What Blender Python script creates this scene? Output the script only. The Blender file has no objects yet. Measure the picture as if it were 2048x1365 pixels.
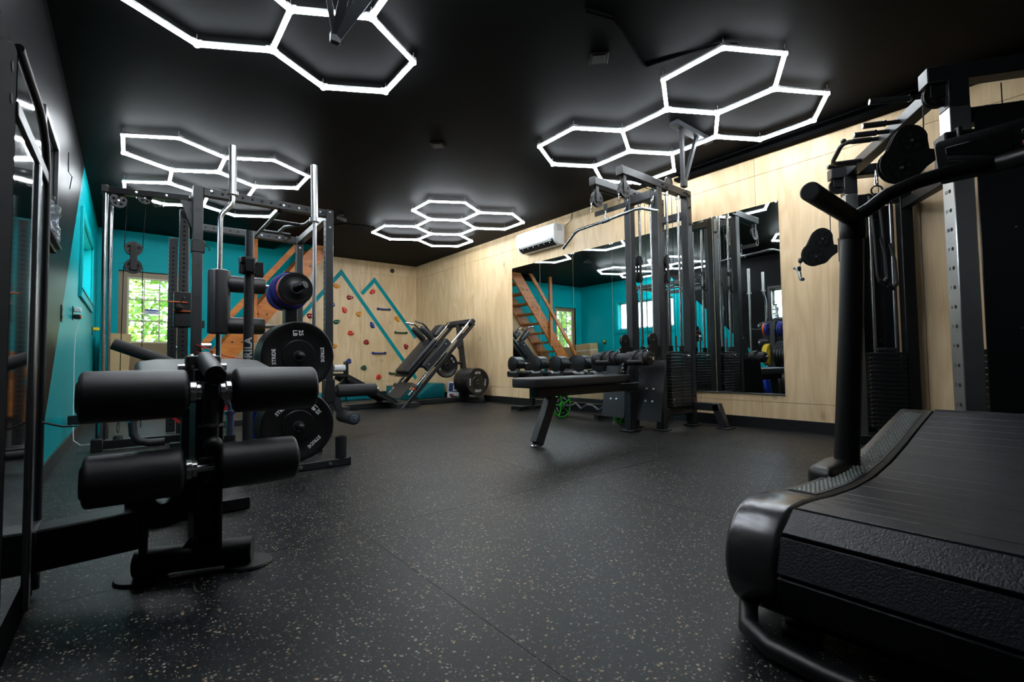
import bpy, bmesh, math, random
from mathutils import Vector, Matrix
R = math.radians; PI = math.pi
random.seed(7)
sc = bpy.context.scene
col = sc.collection
H, XW, YB, XL, YF = 2.70, 4.71, 9.09, -0.39, -1.6   # ceiling height, right wall, back wall, left wall, wall behind the camera

# ---------------------------------------------------------------- camera
YAW, PITCH, ROLL, FPX, CZ = .6772, .0423, -.0133, 951.05, .672
fw = Vector((math.sin(YAW)*math.cos(PITCH), math.cos(YAW)*math.cos(PITCH), math.sin(PITCH)))
r0 = Vector((math.cos(YAW), -math.sin(YAW), 0)); u0 = r0.cross(fw)
rr = math.cos(ROLL)*r0 + math.sin(ROLL)*u0; uu = -math.sin(ROLL)*r0 + math.cos(ROLL)*u0
cam = bpy.data.cameras.new('camera'); co = bpy.data.objects.new('camera', cam); col.objects.link(co)
M = Matrix((rr, uu, -fw)).transposed().to_4x4(); M.translation = (0, 0, CZ)
co.matrix_world = M
cam.sensor_width = 36; cam.lens = FPX/2048*36; cam.clip_start = .02; cam.clip_end = 200
cam.dof.use_dof = True; cam.dof.focus_distance = 4.6; cam.dof.aperture_fstop = 5.6
sc.camera = co
# ---------------------------------------------------------------- world, exposure
sc.view_settings.view_transform = 'Standard'; sc.view_settings.look = 'None'
sc.view_settings.exposure = EXPO = -0.08; sc.view_settings.gamma = 1; sc.view_settings.use_curve_mapping = False
TUBE_STRENGTH = 62.0
w = bpy.data.worlds.new('sky'); sc.world = w; w.use_nodes = True
nt = w.node_tree; bg = nt.nodes['Background']
sky = nt.nodes.new('ShaderNodeTexSky'); sky.sky_type = 'NISHITA'; sky.sun_disc = False
sky.sun_elevation = R(48); sky.sun_rotation = R(250)
nt.links.new(sky.outputs[0], bg.inputs[0]); bg.inputs[1].default_value = 2.2
sun = bpy.data.lights.new('sun', 'SUN'); sun.energy = 34; sun.angle = R(1.5); sun.color = (1, .95, .86)
so = bpy.data.objects.new('sun', sun); col.objects.link(so)
so.rotation_euler = Vector((-.55, .35, .8)).to_track_quat('Z', 'Y').to_euler()

# ---------------------------------------------------------------- materials
MATS = {}
def mat(name, color=(.5,.5,.5), rough=.5, metal=0, spec=.5, noise=0, nscale=40, bump=0, bscale=200, emit=None, es=0, coat=0, trans=0, sheen=0):
    if name in MATS: return MATS[name]
    m = bpy.data.materials.new(name); m.use_nodes = True; n = m.node_tree; b = n.nodes['Principled BSDF']
    b.inputs['Base Color'].default_value = (*color, 1); b.inputs['Roughness'].default_value = rough
    b.inputs['Metallic'].default_value = metal; b.inputs['Specular IOR Level'].default_value = spec
    b.inputs['Coat Weight'].default_value = coat; b.inputs['Transmission Weight'].default_value = trans
    b.inputs['Sheen Weight'].default_value = sheen
    if emit: b.inputs['Emission Color'].default_value = (*emit, 1); b.inputs['Emission Strength'].default_value = es
    tc = n.nodes.new('ShaderNodeTexCoord')
    if noise:
        t = n.nodes.new('ShaderNodeTexNoise'); t.inputs['Scale'].default_value = nscale; t.inputs['Detail'].default_value = 5
        n.links.new(tc.outputs['Object'], t.inputs['Vector'])
        mx = n.nodes.new('ShaderNodeMix'); mx.data_type = 'RGBA'
        mx.inputs[6].default_value = (*[c*(1-noise) for c in color], 1); mx.inputs[7].default_value = (*[min(1, c*(1+noise)) for c in color], 1)
        n.links.new(t.outputs[0], mx.inputs[0]); n.links.new(mx.outputs[2], b.inputs['Base Color'])
    if bump:
        t = n.nodes.new('ShaderNodeTexNoise'); t.inputs['Scale'].default_value = bscale; t.inputs['Detail'].default_value = 3
        n.links.new(tc.outputs['Object'], t.inputs['Vector'])
        bp = n.nodes.new('ShaderNodeBump'); bp.inputs['Strength'].default_value = bump; bp.inputs['Distance'].default_value = .002
        n.links.new(t.outputs[0], bp.inputs['Height']); n.links.new(bp.outputs[0], b.inputs['Normal'])
    MATS[name] = m
    return m
BLK  = mat('black powder coat', (.0085,.009,.010), .42, spec=.4, noise=.15, nscale=90, bump=.25, bscale=900)
CHAR = mat('charcoal powder coat', (.016,.0172,.0195), .40, spec=.45, noise=.12, nscale=90, bump=.25, bscale=900)
VIN  = mat('black vinyl', (.016,.016,.018), .42, bump=.3, bscale=700, noise=.1)
FOAM = mat('black foam grip', (.012,.012,.013), .62, bump=.4, bscale=500, noise=.15)
RUB  = mat('black rubber', (.013,.013,.014), .5, bump=.3, bscale=260, noise=.15)
CHR  = mat('chrome', (.46,.47,.48), .25, 1, noise=.05, nscale=12)
BUMP = mat('bumper rubber', (.0055,.0055,.006), .34, spec=.45, noise=.12, bump=.12, bscale=300)
DSTE = mat('dark grey steel', (.06,.063,.067), .35, .7, noise=.1)
STE  = mat('brushed steel', (.36,.37,.385), .30, 1, noise=.18, nscale=14)
ZINC = mat('zinc bolt', (.62,.63,.65), .3, 1, noise=.1)
PLA  = mat('black plastic', (.0065,.0065,.007), .38, spec=.35, noise=.1)
MATT = mat('matt black steel', (.0045,.0048,.0054), .85, spec=.03, noise=.1)
SATS = mat('satin steel', (.42,.425,.43), .34, 1, noise=.12, nscale=30)
GLOS = mat('black acrylic', (.004,.0045,.005), .045, coat=.6, noise=.05)
HOLE = mat('dark bore', (.002,.002,.002), .9, noise=.1)
WHT  = mat('white plastic', (.80,.81,.82), .32, noise=.03, nscale=8)
HOUS = mat('white tube housing', (.72,.73,.74), .4, noise=.03)
TEAL = mat('teal paint', (.0,.36,.395), .45, spec=.1, noise=.06, nscale=3, bump=.15, bscale=160)
TEALS= mat('teal stripe paint', (.0,.25,.285), .5, spec=.15, noise=.08, nscale=6)
BPNT = mat('black wall paint', (.013,.0135,.015), .38, noise=.12, nscale=3, bump=.12, bscale=120)
CEIL = mat('black ceiling paint', (.0042,.0044,.0048), .55, spec=.035, noise=.2, nscale=2.2, bump=.25, bscale=18)
BASE = mat('black rubber baseboard', (.010,.010,.011), .3, noise=.1)
PINE = None
def led():
    m = mat('led diffuser', (.9,.92,.95), .5, emit=(.89,.955,1.0), es=TUBE_STRENGTH); return m
LED = led()
LETW = mat('white lettering', (.72,.73,.74), .5, noise=.03)
LETD = mat('grey lettering', (.006,.006,.007), .6, noise=.03)
GLAS = mat('window glass', (.96,.98,.98), .02, trans=1, noise=.01)
def wood(name, c1, c2, axis=2, rough=.5, scale=1.0, knots=True, ring=.35):
    m = bpy.data.materials.new(name); m.use_nodes = True; n = m.node_tree; L = n.links; b = n.nodes['Principled BSDF']
    b.inputs['Roughness'].default_value = rough
    tc = n.nodes.new('ShaderNodeTexCoord'); ma = n.nodes.new('ShaderNodeMapping'); L.new(tc.outputs['Object'], ma.inputs[0])
    s = [3.2*scale]*3; s[axis] = .55*scale; ma.inputs['Scale'].default_value = s
    n1 = n.nodes.new('ShaderNodeTexNoise'); n1.inputs['Scale'].default_value = 1.4; n1.inputs['Detail'].default_value = 2; n1.inputs['Distortion'].default_value = .6
    L.new(ma.outputs[0], n1.inputs['Vector'])
    mul = n.nodes.new('ShaderNodeMath'); mul.operation = 'MULTIPLY'; mul.inputs[1].default_value = 9; L.new(n1.outputs[0], mul.inputs[0])
    fr = n.nodes.new('ShaderNodeMath'); fr.operation = 'PINGPONG'; fr.inputs[1].default_value = 1; L.new(mul.outputs[0], fr.inputs[0])
    ma2 = n.nodes.new('ShaderNodeMapping'); L.new(tc.outputs['Object'], ma2.inputs[0])
    s2 = [110*scale]*3; s2[axis] = 3*scale; ma2.inputs['Scale'].default_value = s2
    n2 = n.nodes.new('ShaderNodeTexNoise'); n2.inputs['Scale'].default_value = 1; n2.inputs['Detail'].default_value = 4; L.new(ma2.outputs[0], n2.inputs['Vector'])
    n3 = n.nodes.new('ShaderNodeTexNoise'); n3.inputs['Scale'].default_value = 1.1; n3.inputs['Detail'].default_value = 3; L.new(tc.outputs['Object'], n3.inputs['Vector'])
    a1 = n.nodes.new('ShaderNodeMath'); a1.operation = 'MULTIPLY'; a1.inputs[1].default_value = ring; L.new(fr.outputs[0], a1.inputs[0])
    a2 = n.nodes.new('ShaderNodeMath'); a2.operation = 'MULTIPLY_ADD'; a2.inputs[1].default_value = .45; L.new(n2.outputs[0], a2.inputs[0]); L.new(a1.outputs[0], a2.inputs[2])
    a3 = n.nodes.new('ShaderNodeMath'); a3.operation = 'MULTIPLY_ADD'; a3.inputs[1].default_value = .55; L.new(n3.outputs[0], a3.inputs[0]); L.new(a2.outputs[0], a3.inputs[2])
    rp = n.nodes.new('ShaderNodeValToRGB'); rp.color_ramp.elements[0].position = .32; rp.color_ramp.elements[1].position = .92
    rp.color_ramp.elements[0].color = (*c1, 1); rp.color_ramp.elements[1].color = (*c2, 1); L.new(a3.outputs[0], rp.inputs[0])
    outc = rp.outputs[0]
    if knots:
        mk = n.nodes.new('ShaderNodeMapping'); L.new(tc.outputs['Object'], mk.inputs[0]); sk = [2.3*scale]*3; sk[axis] = 1.5*scale; mk.inputs['Scale'].default_value = sk
        vo = n.nodes.new('ShaderNodeTexVoronoi'); vo.inputs['Scale'].default_value = 1; L.new(mk.outputs[0], vo.inputs['Vector'])
        kr = n.nodes.new('ShaderNodeValToRGB'); kr.color_ramp.elements[0].position = .022; kr.color_ramp.elements[0].color = (1,1,1,1)
        kr.color_ramp.elements[1].position = .085; kr.color_ramp.elements[1].color = (0,0,0,1); L.new(vo.outputs['Distance'], kr.inputs[0])
        kc = n.nodes.new('ShaderNodeMath'); kc.operation = 'MULTIPLY'; kc.inputs[1].default_value = .6; L.new(kr.outputs[0], kc.inputs[0])
        mx = n.nodes.new('ShaderNodeMix'); mx.data_type = 'RGBA'; mx.inputs[7].default_value = (*[c*.33 for c in c1], 1)
        L.new(kc.outputs[0], mx.inputs[0]); L.new(outc, mx.inputs[6]); outc = mx.outputs[2]
    L.new(outc, b.inputs['Base Color'])
    MATS[name] = m
    return m
PLY  = wood('birch plywood', (.80,.605,.375), (.57,.385,.200), 2, .45, ring=.28)
PINE = wood('stained pine', (.52,.165,.014), (.28,.070,.004), 0, .42, 1.6)
PINEV= wood('stained pine post', (.52,.165,.014), (.28,.070,.004), 2, .42, 1.6)
CARD = mat('cardboard', (.46,.31,.15), .8, noise=.12, nscale=9)
DOORM= mat('tan door paint', (.235,.165,.085), .45, noise=.08, nscale=5)
DOORL= mat('cream glazing trim', (.60,.52,.36), .45, noise=.06)
def floor_mat():
    m = bpy.data.materials.new('speckled rubber floor'); m.use_nodes = True; n = m.node_tree; L = n.links; b = n.nodes['Principled BSDF']
    tc = n.nodes.new('ShaderNodeTexCoord')
    base = n.nodes.new('ShaderNodeTexNoise'); base.inputs['Scale'].default_value = 1.3; base.inputs['Detail'].default_value = 6; L.new(tc.outputs['Object'], base.inputs['Vector'])
    r1 = n.nodes.new('ShaderNodeValToRGB'); r1.color_ramp.elements[0].color = (.0033,.0045,.0054,1); r1.color_ramp.elements[1].color = (.0070,.0090,.0105,1); L.new(base.outputs[0], r1.inputs[0])
    outc = r1.outputs[0]
    for scale, thr, colr, dist in ((92,.60,(.34,.25,.15,1),0), (190,.58,(.12,.118,.115,1),0), (130,.72,(.36,.33,.29,1),0)):
        dn = n.nodes.new('ShaderNodeTexNoise'); dn.inputs['Scale'].default_value = scale*1.6; L.new(tc.outputs['Object'], dn.inputs['Vector'])
        mv = n.nodes.new('ShaderNodeMix'); mv.data_type = 'VECTOR'; mv.inputs[0].default_value = .012; L.new(tc.outputs['Object'], mv.inputs[4]); L.new(dn.outputs[1], mv.inputs[5])
        v = n.nodes.new('ShaderNodeTexVoronoi'); v.inputs['Scale'].default_value = scale; L.new(mv.outputs[1], v.inputs['Vector'])
        sp = n.nodes.new('ShaderNodeSeparateColor'); L.new(v.outputs['Color'], sp.inputs[0])
        g = n.nodes.new('ShaderNodeMath'); g.operation = 'GREATER_THAN'; g.inputs[1].default_value = thr; L.new(sp.outputs[0], g.inputs[0])
        sz = n.nodes.new('ShaderNodeMath'); sz.operation = 'MULTIPLY'; sz.inputs[1].default_value = .36; L.new(sp.outputs[1], sz.inputs[0])
        d = n.nodes.new('ShaderNodeMath'); d.operation = 'LESS_THAN'; L.new(v.outputs['Distance'], d.inputs[0]); L.new(sz.outputs[0], d.inputs[1])
        k = n.nodes.new('ShaderNodeMath'); k.operation = 'MULTIPLY'; L.new(g.outputs[0], k.inputs[0]); L.new(d.outputs[0], k.inputs[1])
        mx = n.nodes.new('ShaderNodeMix'); mx.data_type = 'RGBA'; L.new(k.outputs[0], mx.inputs[0]); L.new(outc, mx.inputs[6]); mx.inputs[7].default_value = colr; outc = mx.outputs[2]
    L.new(outc, b.inputs['Base Color']); b.inputs['Specular IOR Level'].default_value = .2
    rn = n.nodes.new('ShaderNodeMapRange'); rn.inputs[3].default_value = .36; rn.inputs[4].default_value = .5; L.new(base.outputs[0], rn.inputs[0]); L.new(rn.outputs[0], b.inputs['Roughness'])
    bn = n.nodes.new('ShaderNodeTexNoise'); bn.inputs['Scale'].default_value = 420; L.new(tc.outputs['Object'], bn.inputs['Vector'])
    bp = n.nodes.new('ShaderNodeBump'); bp.inputs['Strength'].default_value = .22; bp.inputs['Distance'].default_value = .002; L.new(bn.outputs[0], bp.inputs['Height']); L.new(bp.outputs[0], b.inputs['Normal'])
    return m
FLOOR = floor_mat()
MIRR = mat('mirror silver', (.80,.86,.86), .012, 1, noise=.01)

# ---------------------------------------------------------------- mesh builder
WMAT = {}
class MB:
    def __init__(s): s.v = []; s.f = []
    def add(s, vs, fs):
        o = len(s.v); s.v += [Vector(p) for p in vs]; s.f += [tuple(i+o for i in f) for f in fs]; return s
    def box(s, c, d, rot=None):
        hx, hy, hz = d[0]/2, d[1]/2, d[2]/2
        vs = [Vector((x*hx, y*hy, z*hz)) for x in (-1,1) for y in (-1,1) for z in (-1,1)]
        if rot is not None: vs = [rot @ p for p in vs]
        return s.add([p+Vector(c) for p in vs], [(0,1,3,2),(4,6,7,5),(0,4,5,1),(2,3,7,6),(0,2,6,4),(1,5,7,3)])
    def bb(s, x0, x1, y0, y1, z0, z1): return s.box(((x0+x1)/2,(y0+y1)/2,(z0+z1)/2), (abs(x1-x0),abs(y1-y0),abs(z1-z0)))
    def beam(s, a, b, w, h, up=(0,0,1)):
        a, b = Vector(a), Vector(b); d = (b-a).normalized(); upv = Vector(up)
        if abs(d.dot(upv)) > .98: upv = Vector((0,1,0))
        x = d.cross(upv).normalized(); z = x.cross(d)
        vs = [p + x*i*w/2 + z*j*h/2 for p in (a,b) for i,j in ((-1,-1),(1,-1),(1,1),(-1,1))]
        return s.add(vs, [(3,2,1,0),(4,5,6,7),(0,1,5,4),(1,2,6,5),(2,3,7,6),(3,0,4,7)])
    def cyl(s, a, b, r, n=18, r2=None):
        return s.tube([a,b], r, n, [r, r if r2 is None else r2])
    def tube(s, pts, r, n=14, rs=None, cap=True):
        pts = [Vector(p) for p in pts]; k = len(pts); o = len(s.v)
        ts = [(pts[min(i+1,k-1)]-pts[max(i-1,0)]).normalized() for i in range(k)]
        ref = Vector((0,0,1)) if abs(ts[0].z) < .9 else Vector((1,0,0))
        x = ts[0].cross(ref).normalized()
        for i in range(k):
            x = (x - ts[i]*x.dot(ts[i])).normalized(); y = ts[i].cross(x)
            rad = rs[i] if rs else r
            m = 1.0
            if 0 < i < k-1:
                c = (pts[i]-pts[i-1]).normalized().dot(ts[i]); m = 1/max(.6, c)
            for j in range(n):
                a = 2*PI*j/n; s.v.append(pts[i] + (x*math.cos(a)+y*math.sin(a))*rad*(m if m < 1.2 else 1.2))
        for i in range(k-1):
            for j in range(n):
                s.f.append((o+i*n+j, o+i*n+(j+1)%n, o+(i+1)*n+(j+1)%n, o+(i+1)*n+j))
        if cap:
            s.f.append(tuple(o+j for j in reversed(range(n)))); s.f.append(tuple(o+(k-1)*n+j for j in range(n)))
        return s
    def lathe(s, prof, c, axis, n=32, closed=False):
        # prof: list of (radius, offset along axis)
        ax = Vector(axis).normalized(); ref = Vector((0,0,1)) if abs(ax.z) < .9 else Vector((1,0,0))
        x = ax.cross(ref).normalized(); y = ax.cross(x); o = len(s.v); k = len(prof)
        for r, t in prof:
            for j in range(n):
                a = 2*PI*j/n; s.v.append(Vector(c)+ax*t+(x*math.cos(a)+y*math.sin(a))*r)
        for i in range(k if closed else k-1):
            i2 = (i+1) % k
            for j in range(n): s.f.append((o+i*n+j, o+i*n+(j+1)%n, o+i2*n+(j+1)%n, o+i2*n+j))
        if not closed:
            s.f.append(tuple(o+j for j in reversed(range(n)))); s.f.append(tuple(o+(k-1)*n+j for j in range(n)))
        return s
    def prism(s, poly, a, b):
        # poly: 3D points of one face, extruded by vector (b-a)
        e = Vector(b)-Vector(a); n = len(poly); p = [Vector(q) for q in poly]
        return s.add(p+[q+e for q in p], [tuple(reversed(range(n))), tuple(range(n,2*n))]+[(i,(i+1)%n,n+(i+1)%n,n+i) for i in range(n)])
    def prism_y(s, pts, y0, y1): return s.prism([(x,y0,z) for x,z in pts], (0,y0,0), (0,y1,0))
    def prism_x(s, pts, x0, x1): return s.prism([(x0,y,z) for y,z in pts], (x0,0,0), (x1,0,0))
    def prism_z(s, pts, z0, z1): return s.prism([(x,y,z0) for x,y in pts], (0,0,z0), (0,0,z1))
    def sphere(s, c, r, n=14, m=8, sc_=(1,1,1)):
        pr = [(max(1e-4,math.sin(PI*i/m))*r, -math.cos(PI*i/m)*r) for i in range(m+1)]
        o = len(s.v); s.lathe(pr, (0,0,0), (0,0,1), n)
        for i in range(o, len(s.v)): p = s.v[i]; s.v[i] = Vector((p.x*sc_[0], p.y*sc_[1], p.z*sc_[2]))+Vector(c)
        return s
    def xf(s, mt):
        s.v = [mt @ p for p in s.v]; return s
    def mesh(s, name, m, bev=0, seg=1, smooth=True, ang=38):
        me = bpy.data.meshes.new(name); bm = bmesh.new()
        vs = [bm.verts.new(p) for p in s.v]
        for f in s.f:
            try: bm.faces.new([vs[i] for i in f])
            except ValueError: pass
        bmesh.ops.recalc_face_normals(bm, faces=bm.faces)
        if bev:
            es = [e for e in bm.edges if len(e.link_faces) == 2 and e.calc_face_angle(0) > R(50)]
            bmesh.ops.bevel(bm, geom=es, offset=bev, segments=seg, affect='EDGES', clamp_overlap=True, profile=.5)
        bm.to_mesh(me); bm.free()
        if m: me.materials.append(m)
        if smooth:
            me.polygons.foreach_set('use_smooth', [True]*len(me.polygons)); me.set_sharp_from_angle(angle=R(ang))
        return me
    def build(s, name, m, parent=None, bev=0, seg=1, world=True, label=None, **k):
        if parent is not None and world:
            inv = WMAT[parent].inverted(); s.v = [inv @ p for p in s.v]
        me = s.mesh(name, m, bev, seg, **k)
        o = bpy.data.objects.new(name, me); col.objects.link(o)
        if parent is not None: o.parent = parent; WMAT[o] = WMAT[parent]
        else: WMAT[o] = Matrix.Identity(4)
        if label: o['label'] = label
        return o
def tag(o, label=None, cat=None, group=None, kind=None):
    if label: o['label'] = label
    if cat: o['category'] = cat
    if group: o['group'] = group
    if kind: o['kind'] = kind
    return o
def thing(name, label, cat, loc=(0,0,0), rotz=0, group=None):
    o = bpy.data.objects.new(name, None); col.objects.link(o); o.empty_display_size = .1
    o.location = loc; o.rotation_euler = (0,0,rotz)
    WMAT[o] = Matrix.Translation(loc) @ Matrix.Rotation(rotz, 4, 'Z')
    return tag(o, label, cat, group)
def put(me, name, parent, mt=None):
    "another object sharing mesh data, placed under parent (matrix local to the parent)"
    o = bpy.data.objects.new(name, me); col.objects.link(o); o.parent = parent
    WMAT[o] = WMAT[parent]
    if mt is not None: o.matrix_local = mt; WMAT[o] = WMAT[parent] @ mt
    return o
def copy_tree(o, parent=None):
    c = o.copy(); col.objects.link(c); c.parent = parent
    for ch in o.children: copy_tree(ch, c)
    return c
def struct(mb, name, m, bev=0, label=None, **k):
    o = mb.build(name, m, None, bev, **k); o['kind'] = 'structure'
    if label: o['label'] = label
    return o
def free_thing(mb, name, m, label, cat, group=None, bev=0, seg=1, **k):
    "a one-mesh thing with its origin at the middle of its base"
    lo = [min(p[i] for p in mb.v) for i in range(3)]; hi = [max(p[i] for p in mb.v) for i in range(3)]
    c = Vector(((lo[0]+hi[0])/2, (lo[1]+hi[1])/2, lo[2])); mb.v = [p-c for p in mb.v]
    o = mb.build(name, m, None, bev, seg, **k); o.location = c; WMAT[o] = Matrix.Translation(c)
    return tag(o, label, cat, group)
def text_mesh(s, size, ext=.0006, align='CENTER', m=None, space=1.0, bold=0):
    cu = bpy.data.curves.new('t', 'FONT'); cu.body = s; cu.size = size; cu.extrude = ext; cu.align_x = align; cu.align_y = 'CENTER'; cu.space_character = space
    cu.resolution_u = 3; cu.offset = bold
    o = bpy.data.objects.new('t', cu); col.objects.link(o); bpy.context.view_layer.update()
    me = bpy.data.meshes.new_from_object(o.evaluated_get(bpy.context.evaluated_depsgraph_get()))
    bpy.data.objects.remove(o); bpy.data.curves.remove(cu)
    me.materials.clear(); me.materials.append(m or LETW)
    return me
def frame(o, x, y):  # matrix from origin and x/y axes
    x = Vector(x).normalized(); y = Vector(y).normalized(); z = x.cross(y)
    mt = Matrix((x, y, z)).transposed().to_4x4(); mt.translation = o
    return mt
# ================================================================ ROOM SHELL
fl = struct(MB().bb(XL-.2, XW+.2, YF-.2, YB+.2, -.12, -.012), 'floor', BASE)
x = XL-.1
while x < XW+.05:
    MB().bb(x+.0008, min(x+1.219, XW+.05)-.0008, YF-.1, 1.9-.0008, -.012, 0).build('rubber_sheet', FLOOR, fl)
    MB().bb(x+.0008, min(x+1.219, XW+.05)-.0008, 1.9+.0008, YB+.1, -.012, 0).build('rubber_sheet', FLOOR, fl)
    x += 1.219
# ceiling with the stair opening
OX0, OX1, OY0 = 1.95, 2.80, 8.40
c = MB().bb(XL-.2, XW+.2, YF-.2, OY0, H, H+.12).bb(XL-.2, OX0, OY0, YB+.2, H, H+.12).bb(OX1, XW+.2, OY0, YB+.2, H, H+.12)
ceil = struct(c, 'ceiling', CEIL)
c = MB().bb(OX0-.03, OX0, OY0-.03, YB+.05, H+.12, H+1.2).bb(OX1, OX1+.03, OY0-.03, YB+.05, H+.12, H+1.2).bb(OX0-.03, OX1+.03, OY0-.03, OY0, H+.12, H+1.2).bb(OX0-.03, OX1+.03, OY0-.03, YB+.05, H+1.2, H+1.23).bb(OX0-.03,OX1+.03,YB+.02,YB+.05,H+.12,H+1.2)
c.build('hatch_lining', mat('dark brown stain', (.05,.022,.010), .6, noise=.2, nscale=8), ceil)
# left wall: two-tone paint, teal mountain slope
def two_tone():
    m = bpy.data.materials.new('black and teal wall paint'); m.use_nodes = True; n = m.node_tree; L = n.links; b = n.nodes['Principled BSDF']
    tc = n.nodes.new('ShaderNodeTexCoord'); s = n.nodes.new('ShaderNodeSeparateXYZ'); L.new(tc.outputs['Object'], s.inputs[0])
    k = n.nodes.new('ShaderNodeMath'); k.operation = 'MULTIPLY_ADD'; k.inputs[1].default_value = -1.02; L.new(s.outputs[2], k.inputs[0]); L.new(s.outputs[1], k.inputs[2])
    g = n.nodes.new('ShaderNodeMath'); g.operation = 'GREATER_THAN'; g.inputs[1].default_value = 3.62; L.new(k.outputs[0], g.inputs[0])
    t = n.nodes.new('ShaderNodeTexNoise'); t.inputs['Scale'].default_value = 2.5; L.new(tc.outputs['Object'], t.inputs['Vector'])
    mb_ = n.nodes.new('ShaderNodeMix'); mb_.data_type = 'RGBA'; mb_.inputs[6].default_value = (.0055,.0057,.0062,1); mb_.inputs[7].default_value = (.0085,.0088,.0095,1); L.new(t.outputs[0], mb_.inputs[0])
    mt_ = n.nodes.new('ShaderNodeMix'); mt_.data_type = 'RGBA'; mt_.inputs[6].default_value = (.0,.315,.35,1); mt_.inputs[7].default_value = (.0,.34,.378,1); L.new(t.outputs[0], mt_.inputs[0])
    mx = n.nodes.new('ShaderNodeMix'); mx.data_type = 'RGBA'; L.new(g.outputs[0], mx.inputs[0]); L.new(mb_.outputs[2], mx.inputs[6]); L.new(mt_.outputs[2], mx.inputs[7])
    L.new(mx.outputs[2], b.inputs['Base Color']); b.inputs['Roughness'].default_value = .36; b.inputs['Specular IOR Level'].default_value = .05
    bn = n.nodes.new('ShaderNodeTexNoise'); bn.inputs['Scale'].default_value = 140; L.new(tc.outputs['Object'], bn.inputs['Vector'])
    bp = n.nodes.new('ShaderNodeBump'); bp.inputs['Strength'].default_value = .12; bp.inputs['Distance'].default_value = .002; L.new(bn.outputs[0], bp.inputs['Height']); L.new(bp.outputs[0], b.inputs['Normal'])
    return m
T = .16
W1 = (6.2, 7.82, 1.44, 2.13); W2 = (3.52, 4.06, 1.43, 2.03)
wl = MB()
ys = [YF-.2, W2[0], W2[1], W1[0], W1[1], YB+.2]
wl.bb(XL-T, XL, ys[0], ys[1], 0, H).bb(XL-T, XL, ys[2], ys[3], 0, H).bb(XL-T, XL, ys[4], ys[5], 0, H)
for q in (W1, W2): wl.bb(XL-T, XL, q[0], q[1], 0, q[2]).bb(XL-T, XL, q[0], q[1], q[3], H)
struct(wl, 'wall_left', two_tone())
def window(n, q, m, sill, jamb):
    y0, y1, z0, z1 = q
    wo = struct(MB().bb(XL-.135, XL-.105, y0, y0+.035, z0, z1).bb(XL-.135, XL-.105, y1-.035, y1, z0, z1).bb(XL-.135, XL-.105, y0, y1, z0, z0+.04).bb(XL-.135, XL-.105, y0, y1, z1-.04, z1).bb(XL-.135, XL-.105, (y0+y1)/2-.015, (y0+y1)/2+.015, z0, z1), n, mat('white vinyl sash', (.7,.72,.72), .4, noise=.03))
    MB().bb(XL-.123, XL-.119, y0+.03, y1-.03, z0+.035, z1-.035).build('pane', GLAS, wo)
    t = .095 if n == 'window_1' else .045
    MB().bb(XL, XL+.022, y0-t, y0, z0-t, z1+t).build('window_trim', m, wo, .003)
    MB().bb(XL, XL+.022, y1, y1+t, z0-t, z1+t).build('window_trim', m, wo, .003)
    MB().bb(XL, XL+.022, y0, y1, z1, z1+t).build('window_trim', m, wo, .003)
    MB().bb(XL, XL+.022, y0, y1, z0-t, z0-.012).build('window_trim', m, wo, .003)
    MB().bb(XL-.105, XL+sill, y0-t*.9, y1+t*.9, z0-.018, z0).build('window_sill', m, wo, .003)
    MB().bb(XL-.105, XL-.001, y0+.001, y0+.012, z0, z1).bb(XL-.105, XL-.001, y1-.012, y1-.001, z0, z1).bb(XL-.105, XL-.001, y0+.012, y1-.012, z1-.012, z1-.001).build('jamb', jamb, wo)
window('window_1', W1, TEAL, .03, TEAL)
window('window_2', W2, BPNT, .045, BPNT)
# back wall with door opening
DX0, DX1, DZ = -.15, .64, 2.10
wb = MB().bb(XL-.2, DX0, YB, YB+.16, 0, H+.1).bb(DX0, DX1, YB, YB+.16, DZ, H+.1).bb(DX1, XW+.2, YB, YB+.16, 0, H+1.25)
wback = struct(wb, 'wall_back', TEAL)
# front wall (behind the camera) and right wall
struct(MB().bb(XL-.2, XW+.2, YF-.16, YF, 0, H), 'wall_front', BPNT)
wr = struct(MB().bb(XW+.012, XW+.2, YF-.2, YB+.2, 0, H), 'wall_right', BPNT)
# plywood sheets on the right wall
G = .0014
ye = [YB+.02, 8.15, 6.93, 5.71, 4.49, 3.27, 2.06, .84, -.38, YF]
for a, b in zip(ye, ye[1:]):
    MB().bb(XW, XW+.012, b+G, a-G, .255+G, 2.44-G).build('plywood_panel', PLY, wr, .0012)
off = [YB+.02, 8.15, 6.93, 4.49, 2.06, -.38, YF]
for a, b in zip(off, off[1:]):
    MB().bb(XW, XW+.012, b+G, a-G, 2.44+G, H).build('plywood_panel', PLY, wr, .0012)
    MB().bb(XW, XW+.012, b+G, a-G, .05, .255-G).build('plywood_panel', PLY, wr, .0012)
# plywood on the back wall, cut along the stair slope on the left
sl = 1.30
def zl(x_): return .0 + (x_-.62)*sl       # lower edge line of the wall stringer
PY = YB-.012
MB().bb(3.5+G, XW-.001, PY, YB, 2.45+G, H).build('plywood_panel', PLY, wback, .0012)
MB().bb(3.5+G, XW-.001, PY, YB, .30+G, 2.45-G).build('plywood_panel', PLY, wback, .0012)
MB().bb(3.5+G, XW-.001, PY, YB, .04, .30-G).build('plywood_panel', PLY, wback, .0012)
MB().prism_y([(2.28+G, .30+G), (3.5-G, .30+G), (3.5-G, H), (2.71, H), (2.28+G, zl(2.28))], PY, YB).build('plywood_panel', PLY, wback)
MB().prism_y([(1.06, .30+G), (2.28-G, .30+G), (2.28-G, zl(2.28)), (1.06, zl(1.06))], PY, YB).build('plywood_panel', PLY, wback)
MB().bb(1.06, 3.5-G, PY, YB, .04, .30-G).build('plywood_panel', PLY, wback, .0012)
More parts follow.
